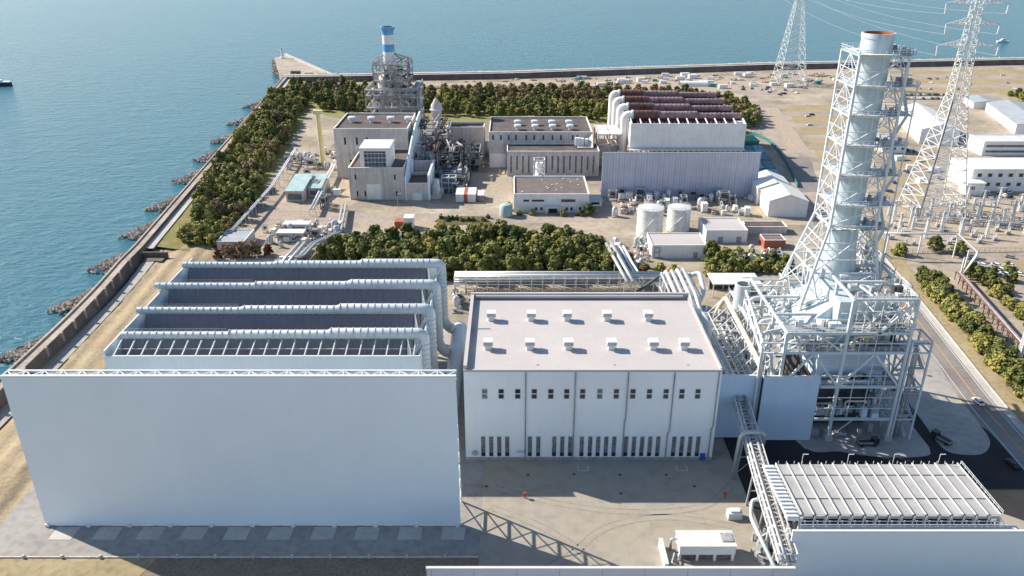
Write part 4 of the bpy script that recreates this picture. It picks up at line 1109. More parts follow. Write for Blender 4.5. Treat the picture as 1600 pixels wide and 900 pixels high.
# ================================================================ OLD PLANT
def win(t, x0, x1, z0, z1, y, m='glass_dark', fr='white_steel', nm='window'):
    """window on a wall facing the camera side (-y)"""
    b = MB(); w = .14
    b.box(x0 - w, x1 + w, y - .09, y - .004, z1, z1 + w); b.box(x0 - w, x1 + w, y - .09, y - .004, z0 - w, z0)
    b.box(x0 - w, x0, y - .09, y - .004, z0, z1); b.box(x1, x1 + w, y - .09, y - .004, z0, z1)
    f = b.build(nm, fr, t)
    MB().box(x0, x1, y - .03, y - .004, z0, z1).build('pane', m, f)
    return f
def block(t, x0, x1, y0, y1, z0, h, wall='old_concrete', roof='old_roof', par=.9, pw=.5, coping='white_wall', nm='wall'):
    MB().box(x0, x1, y0, y1, z0, h - par).build(nm, wall, t)
    MB().box(x0 + pw, x1 - pw, y0 + pw, y1 - pw, h - par + .005, h - par + .15).build('roof', roof, t)
    b = MB()
    b.box(x0, x1, y0, y0 + pw, h - par, h); b.box(x0, x1, y1 - pw, y1, h - par, h); b.box(x0, x0 + pw, y0 + pw, y1 - pw, h - par, h); b.box(x1 - pw, x1, y0 + pw, y1 - pw, h - par, h)
    b.build('parapet', wall, t)
    b = MB(); e = .08
    b.box(x0 - e, x1 + e, y0 - e, y0 + pw, h + .003, h + .2); b.box(x0 - e, x1 + e, y1 - pw, y1 + e, h + .003, h + .2); b.box(x0 - e, x0 + pw, y0 + pw, y1 - pw, h + .003, h + .2); b.box(x1 - pw, x1 + e, y0 + pw, y1 - pw, h + .003, h + .2)
    b.build('coping', coping, t)
def vent(t, x, y, z, s=1.0, m='white_steel'):
    b = MB(); b.cyl(x, y, z, z + 1.2 * s, .7 * s, None, 10); b.lathe(x, y, [(.7 * s, z + 1.2 * s), (1.5 * s, z + 1.3 * s), (1.5 * s, z + 2.1 * s), (0, z + 2.4 * s)], 12)
    b.build('roof_vent', m, t)
def old_boiler_block():
    t = thing('boiler_building', 'weathered concrete boiler building with brown roof, curved side wall and louvred roof box', 'building', (-80, 450, 0))
    block(t, -105.2, -61.5, 467.2, 510, 0, 30)
    for px in (545, 576, 607, 635):
        x = (px - 800) * .39
        vent(t, x * .985, 488, 29.2, 1.6)
    block(t, -89.8, -59.4, 425.8, 467.1, 0, 18.2)
    # louvred box on the lower roof
    b = MB(); x0, x1, y0, y1, z0, z1 = -83.4, -67.0, 428.5, 448, 17.3, 28
    b.box(x0, x0 + 2.2, y0, y1, z0, z1); b.box(x1 - 2.2, x1, y0, y1, z0, z1); b.box(x0 + 2.2, x1 - 2.2, y0 + 3, y1, z0, z1); b.box(x0 + 2.2, x1 - 2.2, y0, y0 + 3, z1 - 1.2, z1)
    b.build('louvre_box', 'white_wall', t)
    b = MB(); b.box(x0 - .3, x1 + .3, y0 - .3, y1 + .3, z1 + .004, z1 + .5); b.build('louvre_roof', 'white_roof', t)
    MB().box(x0 + 2.2, x1 - 2.2, y0 + 1.6, y0 + 2.9, z0 + .3, z1 - 1.3).build('louvre_shade', 'louvre', t)
    b = MB()
    for k in range(4): b.box(x0 + 2.2, x1 - 2.2, y0 + .5, y0 + 1.5, z0 + .6 + k * 2.4, z0 + .9 + k * 2.4)
    for k in range(1, 6): b.beam((x0 + 2.2 + k * 2, y0 + .4, z0), (x0 + 2.2 + k * 2, y0 + .4, z1 - 1.3), .18)
    b.build('grille', 'white_steel', t)
    # curved flank wall sweeping from the low block up to the main roof
    b = MB(); pr = []
    for k in range(13):
        u = k / 12; pr.append((424.5 + (509 - 424.5) * u, 13.5 + (31.5 - 13.5) * (1 - (1 - u) ** 2.0)))
    vs = []
    for y, z in pr:
        vs += [(-59.0, y, 0), (-59.0, y, z), (-58.2, y, z), (-58.2, y, 0)]
    b.add(vs, [(i * 4 + k, i * 4 + k + 1, i * 4 + k + 5, i * 4 + k + 4) for i in range(12) for k in range(3)] + [(0, 3, 2, 1), (48, 49, 50, 51)])
    b.build('flank_wall', 'pale_cladding', t)
    block(t, -58.1, -45.5, 424.6, 446, 0, 9.8, par=1.6)
    MB().box(-58.1, -57.0, 446.1, 452, 0, 16).build('pillar', 'pale_cladding', t)
    MB().box(-46.4, -45.4, 424.4, 456, 0, 14.5).build('side_fin', 'pale_cladding', t)
    MB().box(-56.8, -46.5, 452, 453, 0, 15).build('back_wall', 'old_concrete', t)
    MB().box(-80.5, -72.5, 425.7, 425.79, .1, 9).build('shutter_door', 'white_wall', t)
    MB().box(-55, -50, 424.5, 424.59, .1, 4.2).build('shutter_door', 'white_wall', t)
    for x0, z0 in ((-86.6, 11.5), (-65, 11.5), (-86.2, 2), (-64.5, 2), (-81.9, 2)): win(t, x0, x0 + 1.1, z0, z0 + 3, 425.8)
    for x0 in (-99.5, -92.5, -86.5): win(t, x0, x0 + 1.3, 20.5, 25, 467.2)
    win(t, -97, -95.4, 8, 11.5, 467.2)
old_boiler_block()

def old_chimney():
    t = thing('banded_chimney', 'white chimney with two blue bands rising from a rust stained steel frame', 'chimney', (-82, 558, 0))
    x, y = -83.5, 560.0; b = MB()
    b.lathe(x, y, [(4.3, 30), (3.95, 61)], 28); b.lathe(x, y, [(3.9, 66), (3.85, 72)], 28); b.build('flue', 'stack_white', t, smooth='auto')
    b = MB(); b.lathe(x, y, [(3.97, 61), (3.93, 66)], 28); b.build('blue_band', 'blue_band', t, smooth='auto')
    b = MB(); b.lathe(x, y, [(3.88, 72), (4.0, 74.5), (5.0, 76), (5.0, 77.2), (3.8, 77.2)], 28); b.build('blue_crown', 'blue_band', t, smooth='auto')
    b = MB(); b.lathe(x, y, [(3.78, 77.15), (3.7, 71), (0, 71)], 28); b.build('flue_mouth', 'dark_steel', t)
    # stepped frame
    tiers = [(-98.5, -63.5, 542, 578, [0, 10, 18, 26, 34, 38]), (-93, -70, 547, 574, [38, 43, 48.5, 54])]
    rr = random.Random(8)
    for x0, x1, y0, y1, zs in tiers:
        xs = [x0 + (x1 - x0) * k / 3 for k in range(4)]; ys = [y0, (y0 + y1) / 2, y1]
        for xx in xs:
            for yy in ys: MB().beam((xx, yy, zs[0]), (xx, yy, zs[-1]), .8).build('column', 'old_steel', t)
        b = MB()
        for z in zs[1:]:
            for yy in ys: b.beam((x0, yy, z), (x1, yy, z), .55, .7)
            for xx in xs: b.beam((xx, y0, z), (xx, y1, z), .7, .9)
        for za, zc in zip(zs, zs[1:]):
            for k in range(3):
                if (k + len(zs)) % 2: vbrace(b, (xs[k], y0), (xs[k + 1], y0), za, zc, .5)
            vbrace(b, (x1, y0), (x1, ys[1]), za, zc, .5)
        b.build('floor_beam', 'old_steel', t)
        for z in zs[1:]:
            b = MB(); b.box(x0 + .4, x1 - .4, y0 + .4, y0 + 3.4, z + .52, z + .62); b.box(x1 - 4, x1 - .4, y0 + 3.4, y1, z + .52, z + .62); d = b.build('deck', 'grate', t)
            b = MB(); b.rail([(x0, y0, z + .5), (x1, y0, z + .5), (x1, y1, z + .5)], 1.3, 3, .18); b.build('handrail', 'white_steel', d)
    for q in range(60):
        top = q % 3 == 0
        z = rr.choice((38.6, 43.6, 49.1)) if top else rr.choice((10.6, 18.6, 26.6, 26.6, 34.6, 34.6))
        xx = rr.uniform(-92, -72) if top else rr.uniform(-97, -66); yy = (547 if top else 542) + rr.uniform(1, 5)
        b = MB()
        if rr.random() < .5: b.obox(xx, yy, z, rr.uniform(1.4, 4), rr.uniform(1, 3), rr.uniform(1.2, 4)); nm = 'equipment_box'
        else: b.tube(pipe_path([(xx, yy, z), (xx, yy, z + rr.uniform(2, 5)), (xx + rr.uniform(-6, 6), yy, z + 4)], .4), rr.uniform(.3, .7), 8); nm = 'pipe'
        b.build(nm, rr.choice(('grey_steel', 'white_steel', 'rust_dark', 'galv', 'pipe_silver', 'dark_steel')), t)
    MB().box(-92, -69, 552, 574, 8, 36).build('casing', 'grey_steel', t)
    b = MB(); b.lathe(x, y, [(9, 36), (9, 42), (5, 49)], 20); b.build('hood', 'old_concrete', t)
    # stays from the frame top to the flue
    b = MB()
    for sx in (-93, -70):
        for sy in (547, 574): b.beam((sx, sy, 54), (x + (3.4 if sx > x else -3.4), y, 60), .6); b.beam((sx, sy, 54), (sx * .5 + x * .5, y, 57), .45)
    b.rail([(-93, 547, 54.4), (-70, 547, 54.4), (-70, 574, 54.4), (-93, 574, 54.4)], 1.6, 3, .2, True)
    for k in range(8): b.beam((-93 + 3 * k, 547, 54), (-93 + 3 * k + .4, 552, 56), .4)
    b.build('stay', 'old_steel', t)
    b = MB()
    for k in range(6): b.beam((-62.5, 545 + (k % 2) * 6, k * 6), (-62.5, 551 - (k % 2) * 6, k * 6 + 6), 1.2, .3)
    for yy in (544, 552): b.beam((-61.5, yy, 0), (-61.5, yy, 38), .5)
    b.build('stair_tower', 'white_steel', t)
old_chimney()

def old_turbine_block():
    t = thing('turbine_building', 'long weathered grey turbine building with brown flat roof, vents and slot windows', 'building', (20, 490, 0))
    block(t, -14.2, 49.8, 490.0, 533, 0, 22.6)
    block(t, -3.0, 52.6, 471.2, 489.9, 0, 15.4, par=.6)
    for r, yy in ((0, 512), (1, 500)):
        for k in range(4): vent(t, 3.5 + k * 11.0, yy, 21.8, 1.5)
    for px in (771, 783, 795, 806, 822, 834, 848, 862, 875, 893, 900): 
        x = (px - 800) * .405; win(t, x - .6, x + .6, 17.6, 20.8, 490.0)
    for k in range(15):
        x = -.5 + k * 3.55
        f = MB().box(x - .5, x + .5, 471.1, 471.19, 2.0 + (k % 3 == 1) * 2, 12.6).build('slot_window', 'louvre', t)
    MB().box(-13.9, -4.0, 489.8, 489.99, .2, 9).build('shutter_door', 'white_wall', t)
    b = MB(); b.add([(40, 489.5, 15.4), (49.6, 489.5, 15.4), (49.6, 489.5, 22), (40, 480, 15.45), (49.6, 480, 15.45)], [(0, 1, 2), (1, 4, 2), (0, 2, 4, 3)]); b.build('roof_ramp', 'old_concrete', t)
    for px, w in ((905, 1.4), (912, 1.0), (898, 1.8)):
        x = (px - 800) * .41; b = MB(); b.obox(x, 487 - w, 15.5, w * 1.6, 2.4, 3 + w); b.build('roof_box', 'white_wall', t)
    # annex with frames beside the rusty condenser
    b = MB(); frame_grid(b, [53.2, 60, 67], [486, 498, 512], [0, 8, 16, 22], .7); b.build('side_frame', 'old_concrete', t)
    MB().box(53.4, 66.8, 486.5, 511.5, 21.5, 22).build('side_deck', 'white_wall', t)
    MB().box(54, 66, 492, 510, .1, 13).build('side_room', 'old_concrete', t)
old_turbine_block()

def old_condenser():
    t = thing('rusty_condenser', 'old air cooled condenser with white skirt and four rusty red steam ducts', 'condenser', (108, 480, 0))
    X0, X1, Y0, Y1, zt, zb = 71.5, 141.0, 478.0, 566.0, 30.2, 16.0
    b = MB(); b.box(X0, X1, Y0, Y0 + .5, zb, zt); b.box(X0, X0 + .5, Y0 + .5, Y1, zb, zt); b.box(X1 - .5, X1, Y0 + .5, Y1, zb, zt); b.box(X0 + .5, X1 - .5, Y1 - .5, Y1, zb, zt)
    b.build('wind_skirt', 'white_wall', t)
    b = MB(); b.box(X0 - .1, X1 + .1, Y0 - .1, Y0 + .8, zt + .003, zt + .35); b.box(X1 - .8, X1 + .1, Y0 + .8, Y1, zt + .003, zt + .35); b.build('skirt_coping', 'white_steel', t)
    MB().box(X0 + .5, X1 - .5, Y0 + .5, Y1 - .5, zb + 6, zb + 7).build('fan_deck', 'dark_steel', t)
    b = MB()
    for i in range(8):
        for j in range(5): b.beam((X0 + 1 + i * 9.6, Y0 + 1 + j * 21, 0), (X0 + 1 + i * 9.6, Y0 + 1 + j * 21, zb), 1.1)
        if i < 7: vbrace(b, (X0 + 1 + i * 9.6, Y0 + 1), (X0 + 10.6 + i * 9.6, Y0 + 1), zb - 7, zb, .6)
    b.beam((X0, Y0 + .5, zb - .5), (X1, Y0 + .5, zb - .5), .8, 1)
    b.build('leg_frame', 'old_concrete', t)
    MB().box(X0, X1, Y0 - 3.4, Y0 - .1, zb - 1, zb - .6).build('walkway', 'white_steel', t)
    for k in range(4):
        y = Y0 + 11.5 + k * 22.0; half = 10
        b = MB(); xl, xr = X0 + 4, X1 - 1
        for sg in (-1, 1): b.add([(xl, y + sg * half, zb + 7.1), (xr, y + sg * half, zb + 7.1), (xr, y + sg * .5, 31.5), (xl, y + sg * .5, 31.5)], [(0, 1, 2, 3) if sg < 0 else (3, 2, 1, 0)])
        b.build('tube_bundle', 'rust_dark', t)
        L = xr - xl; cuts = [xl - 2, xl + L * .22, xl + L * .58, xr]; rad = [2.6, 2.3, 1.8]; ms = ['rust', 'rust_pale', 'rust_pale']
        for a, c, r, m in zip(cuts, cuts[1:], rad, ms):
            b = MB(); b.tube([(a, y, 31 + r), (c, y, 31 + r)], r, 14); x = a + 1
            while x < c: b.tube([(x - .2, y, 31 + r), (x + .2, y, 31 + r)], r + .22, 14); x += 2.6
            b.build('steam_duct', m, t, smooth='auto')
        b = MB()
        for q in range(26): b.obox(xl + L * (q + .5) / 26, y - 3.8, 29.2, 1.2, 1.6, .9)
        for yy in (-5.5, -7.5): b.beam((xl + 6, y + yy, 28.5 + yy * .2 + 1), (xr, y + yy, 28.5 + yy * .2 + 1), .35)
        b.build('header_row', 'rust_pale', t)
        # white riser and its curved head at the end
        xv = X0 - 3.2; b = MB()
        pts = [(xl - 2, y, 33.6)] + elbow((xl - 4.0, y, 33.6), (-1, 0, 0), (0, 0, -1), 2.6, 7) + [(xl - 6.6, y, 6)]
        b.tube(pts, 2.3, 16); b.build('riser', 'white_wall', t, smooth='auto')
        b = MB(); b.tube([(xl - 2.4, y, 33.6), (xl - 1.4, y, 33.6)], 2.9, 16); b.build('riser_flange', 'white_steel', t)
    b = MB(); n = 12
    for i in range(n + 1):
        x = X0 + .6 + (X1 - X0 - 1.2) * i / n; b.beam((x, Y0 + .4, zt + .2), (x, Y0 + 8, 32), .6, .5)
    b.build('rafter', 'white_wall', t)
    MB().box(X1 - 6, X1 - .6, Y0 + 6, Y1 - 1, zt - .4, zt + .2).build('end_walkway', 'white_wall', t)
    w = thing('corrugated_wall', 'wide blue grey corrugated wind wall standing in front of the rusty condenser', 'wall', (93, 431, 0))
    MB().box(50.0, 137.0, 430.8, 431.6, 0, 25.2).build('wall_panel', 'corrugated', w)
    MB().box(49.9, 137.1, 430.7, 431.7, 25.203, 25.5).build('coping', 'grey_roof', w)
    b = MB()
    for i in range(12): b.beam((51 + i * 7.7, 432.2, 0), (51 + i * 7.7, 432.2, 25), .7); b.beam((51 + i * 7.7, 441, 0), (51 + i * 7.7, 432.4, 20), .6)
    b.build('post', 'grey_steel', w)
old_condenser()

def admin():
    t = thing('office_block', 'white two storey office block with brown flat roof beside the grey wind wall', 'office', (20, 415, 0))
    block(t, 1.0, 40.8, 404.0, 437, 0, 10.2, wall='white_wall', roof='brown_roof', par=.7)
    win(t, 26.0, 33.5, 5.9, 7.4, 404.0); win(t, 10.5, 17, 6.1, 7.2, 404.0); win(t, 6, 9, 6.1, 7.2, 404)
    for x in (12.2, 15, 28.5, 31, 35.5): win(t, x, x + 1.2, 1.2, 3, 404.0)
    b = MB(); b.box(17.5, 26, 400.2, 403.99, 3.6, 4.0); b.build('canopy', 'white_roof', t)
    b = MB()
    for x in (18, 25.5): b.beam((x, 400.5, 0), (x, 400.5, 3.6), .35)
    b.build('canopy_post', 'white_wall', t)
    MB().box(19.5, 24, 403.9, 403.99, .05, 3).build('entrance_door', 'glass_dark', t)
    rr = random.Random(2)
    for q in range(14): b = MB(); b.obox(rr.uniform(4, 38), rr.uniform(408, 433), 9.66, .7, .7, .4); b.build('roof_box', 'white_wall', t)
    b = MB(); b.cyl(17, 432, 9.66, 12.5, .3, None, 8); b.build('flue_pipe', 'grey_steel', t)
    t = thing('deaerator_tower', 'small white stepped steel tower standing behind the office block roof', 'tower', (15, 452, 0))
    x, y = 15.8, 452; b = MB(); frame_grid(b, [x - 3, x + 3], [y - 3, y + 3], [0, 6, 11, 16], .5); b.build('frame', 'white_steel', t)
    b = MB(); b.cyl(x, y, 8, 14, 2.2, None, 14); b.build('vessel', 'white_wall', t, smooth='auto')
    MB().box(x - 2.4, x + 2.4, y - 2.4, y + 2.4, .1, 7).build('base_room', 'white_wall', t)
    t = thing('gate_house', 'small pale green roofed hut between the office block and the grey wind wall', 'hut', (45, 418, 0))
    MB().box(41.6, 48.8, 414, 424, .1, 3).build('wall', 'white_wall', t); MB().box(41.2, 49.3, 413.4, 424.6, 3.003, 3.4).build('roof', 'teal_sheet', t)
    win(t, 43, 47.5, 1.2, 2.4, 414)
admin()

def tank(x, y, r, h, label):
    t = thing('storage_tank', label, 'tank', (x, y, 0), 'white storage tanks')
    MB().lathe(x, y, [(r, 0), (r, h)], 40).build('shell', 'tent_white', t, smooth='auto')
    MB().lathe(x, y, [(r + .12, h - .35), (r + .12, h), (r * .5, h + .55), (0, h + .8)], 40).build('roof', 'white_roof', t, smooth=False)
    b = MB()
    for k in range(1, 5): b.lathe(x, y, [(r + .01, h * k / 5 - .08), (r + .1, h * k / 5), (r + .01, h * k / 5 + .08)], 40)
    b.build('hoop', 'white_steel', t)
    b = MB(); n = 16
    for k in range(n):
        a0 = -2.6 + k * .09; a1 = a0 + .09; b.beam((x + (r + .7) * math.cos(a0), y + (r + .7) * math.sin(a0), h * k / n), (x + (r + .7) * math.cos(a1), y + (r + .7) * math.sin(a1), h * (k + 1) / n), .7, .2)
    b.build('stair', 'white_steel', t)
    b = MB(); P = [(x + (r - .2) * math.cos(2 * PI * k / 20), y + (r - .2) * math.sin(2 * PI * k / 20), h) for k in range(20)]; b.rail(P, 1.0, 3, .08, True); b.build('handrail', 'white_steel', t)
    b = MB(); b.tube(pipe_path([(x + r * .4, y - r * .9, h + .2), (x + r * .4, y - r - .5, h + .2), (x + r * .4, y - r - .5, .4)], .2), .18, 6); b.build('pipe', 'pipe_silver', t)
tank(67.5, 369.5, 6.3, 14.6, 'taller white cylindrical tank behind the low pale shed')
tank(83.2, 378, 5.7, 12.0, 'shorter white cylindrical tank with a stair round its side')

def shed(label, x0, x1, y0, y1, h, wall='white_wall', roof='hall_roof', doors=(), wins=(), name='flat_roof_shed', par=.4):
    t = thing(name, label, 'shed', ((x0 + x1) / 2, y0, 0))
    block(t, x0, x1, y0, y1, 0, h, wall=wall, roof=roof, par=par, pw=.35)
    for a, c in doors: MB().box(a, c, y0 - .09, y0 - .004, .05, 3).build('door', 'grey_steel', t)
    for a, c in wins: win(t, a, c, h * .45, h * .7, y0)
    return t
shed('pale low shed with flat pinkish roof in front of the taller white tank', 64.0, 89.2, 340, 356, 6.4, doors=((83, 85),))
shed('white flat roofed shed with two dark doors beyond the low pale shed', 93.2, 113.0, 360, 378, 6.2, wins=(), doors=((99, 101.5), (108, 110.4)))
shed('grey roofed shed in the shade at the foot of the tree belt', -138.3, -125.4, 349.5, 366, 4.5, wall='old_concrete', roof='grey_roof')
shed('small red walled shed with grey roof near the tall lattice chimney', 119, 129, 352, 360, 4.2, wall='red_roof', roof='brown_roof')
shed('long dark roofed store beyond the small red shed', 116, 136, 372, 380, 3.6, wall='old_concrete', roof='old_roof')

def gable(label, cat, x0, x1, y0, y1, h, rise, wall, roof, ridge='y', name='gabled_warehouse', rz=0, group=None, wins=0):
    cx, cy = (x0 + x1) / 2, (y0 + y1) / 2
    t = thing(name, label, cat, (0, 0, 0), group); WO[t.name] = V((0, 0, 0))
    a, c = (x1 - x0) / 2, (y1 - y0) / 2
    b = MB(); b.box(-a, a, -c, c, 0, h)
    if ridge == 'y':
        for s in (-c, c - .01): b.add([(-a, s, h), (a, s, h), (a, s + .01, h), (-a, s + .01, h), (0, s, h + rise), (0, s + .01, h + rise)], [(0, 1, 4), (2, 3, 5), (1, 2, 5, 4), (3, 0, 4, 5)])
    else:
        for s in (-a, a - .01): b.add([(s, -c, h), (s, c, h), (s, 0, h + rise)], [(0, 1, 2), (2, 1, 0)])
    b.build('wall', wall, t)
    b = MB(); e = .4; th = .25
    if ridge == 'y':
        for sg in (-1, 1):
            p = [(0, -c - e, h + rise), (sg * (a + e), -c - e, h - .1), (sg * (a + e), c + e, h - .1), (0, c + e, h + rise)]
            b.add(p + [(q[0], q[1], q[2] + th) for q in p], [(0, 1, 2, 3), (7, 6, 5, 4), (0, 4, 5, 1), (1, 5, 6, 2), (2, 6, 7, 3)])
    else:
        for sg in (-1, 1):
            p = [(-a - e, 0, h + rise), (-a - e, sg * (c + e), h - .1), (a + e, sg * (c + e), h - .1), (a + e, 0, h + rise)]
            b.add(p + [(q[0], q[1], q[2] + th) for q in p], [(0, 1, 2, 3), (7, 6, 5, 4), (0, 4, 5, 1), (1, 5, 6, 2), (2, 6, 7, 3)])
    b.build('roof', roof, t)
    for k in range(wins):
        x = -a + 2 * a * (k + .5) / wins; win(t, x - .7, x + .7, h * .35, h * .6, -c)
    t.location = (cx, cy, 0); t.rotation_euler = (0, 0, rz)
    return t
g = gable('nearer white gabled warehouse with a rounded ridge beside the site road', 'warehouse', 134.5, 154.5, 397, 416, 8.6, 3.6, 'tent_white', 'tent_white', rz=-.05)
g = gable('farther white gabled warehouse joined behind the nearer white one', 'warehouse', 134.0, 153.0, 416.8, 440, 9.2, 3.6, 'tent_white', 'tent_white', rz=-.05)
gable('big white warehouse with broad pale roof near the parked cars', 'warehouse', 291.5, 316.5, 547, 621, 10, 4, 'white_wall', 'tent_white', rz=-.21)
gable('small white house with grey roof beside the lattice chimney', 'house', 249, 264, 525, 541, 6.5, 2.4, 'white_wall', 'grey_roof', rz=-.08, wins=3, name='site_house')
gable('long grey roofed hall near the far pylon foot', 'warehouse', 377, 407, 573, 655, 7, 2.5, 'white_wall', 'grey_roof', rz=-.26)
gable('blue grey roofed shed behind the long grey roofed hall', 'shed', 385, 405, 664, 690, 5, 1.6, 'white_wall', 'grey_roof', rz=-.2)
gable('pale teal hut at the far edge of the dry field', 'hut', 405, 425, 596, 616, 7, 2, 'white_wall', 'teal_sheet', name='field_hut')
def flat_offices():
    t = thing('flat_office', 'long white flat roofed office with a dark window band by the grey roofed hall', 'office', (340, 520, 0))
    block(t, 311, 372, 519, 538, 0, 9.4, wall='white_wall', roof='white_roof', par=.4)
    for z in (2.0, 5.6): win(t, 313, 370, z, z + 1.5, 519, m='louvre')
    t = thing('window_office', 'white two storey office with separate dark windows and a porch near the pylon', 'office', (290, 442, 0))
    block(t, 262, 330, 441, 466, 0, 13.0, wall='white_wall', roof='tent_white', par=.3)
    for z in (3.2, 8.6):
        for k in range(11): win(t, 265 + k * 5.9, 267.4 + k * 5.9, z, z + 2, 441)
    MB().box(256, 266, 433, 440.9, 0, 7).build('porch', 'white_wall', t); MB().box(255.6, 266.4, 432.6, 440.95, 7.003, 7.4).build('porch_roof', 'tent_white', t)
    win(t, 258.5, 260.5, 3.5, 5.2, 433)
flat_offices()

def containers():
    root = thing('sheeted_container', 'container', 'container', (0, 0, 0), 'teal sheeted containers'); WO[root.name] = V((0, 0, 0))
    b = MB(); b.box(-3.0, 3.0, -5.6, 5.6, .3, 3.3); b.build('body', 'red_roof', root)
    b = MB(); b.box(-3.15, 3.15, -5.8, 5.8, 3.303, 3.7)
    for k in range(5): b.box(-3.2, 3.2, -5.2 + k * 2.6 - .1, -5.2 + k * 2.6 + .1, 3.703, 3.8)
    cover = b.build('cover', 'teal_dark', root)
    b = MB(); b.box(-3.15, 3.15, -5.8, 5.8, 3.303, 3.7); alt = b
    rows = ['nearest', 'second', 'third', 'farthest']
    pl = Placer(root)
    for j in range(4):
        for i in range(2):
            x, y = 150.6 + i * 6.9 + j * 2.2, 466 + j * 19
            o = pl.put((x, y, 0), -.11, scale=(1, 1.5, 1), label=('%s teal sheeted container in the row along the %s' % (rows[j], ('corrugated wall', 'site road')[i])))
            if o and (i + j) % 3 == 1:
                for c in o.children:
                    if c.name.startswith('cover'): c.data = c.data.copy(); c.data.materials[0] = MATS['teal_blue']
    pl.done()
    t = thing('green_shed', 'bright green sheeted shed beside the rusty condenser corner', 'shed', (165, 545, 0))
    MB().box(154, 168, 536, 552, .1, 5).build('wall', 'teal_dark', t); MB().box(153.6, 168.4, 535.6, 552.4, 5.003, 5.5).build('roof', 'green_sheet', t)
    t = thing('site_fence', 'dark green mesh fence curving round the teal sheeted containers', 'fence', (175, 500, 0))
    b = MB(); pts = smooth_line([(166, 448), (172, 480), (178, 520), (180, 552), (176, 572), (168, 578), (156, 572)])
    for p, q in zip(pts, pts[1:]): b.beam((p[0], p[1], 1.2), (q[0], q[1], 1.2), .2, 2.4)
    b.build('mesh_panel', 'teal_dark', t)
    for p in pts[::2]: MB().beam((p[0], p[1], 0), (p[0], p[1], 3), .3).build('post', 'green_sheet', t)
containers()

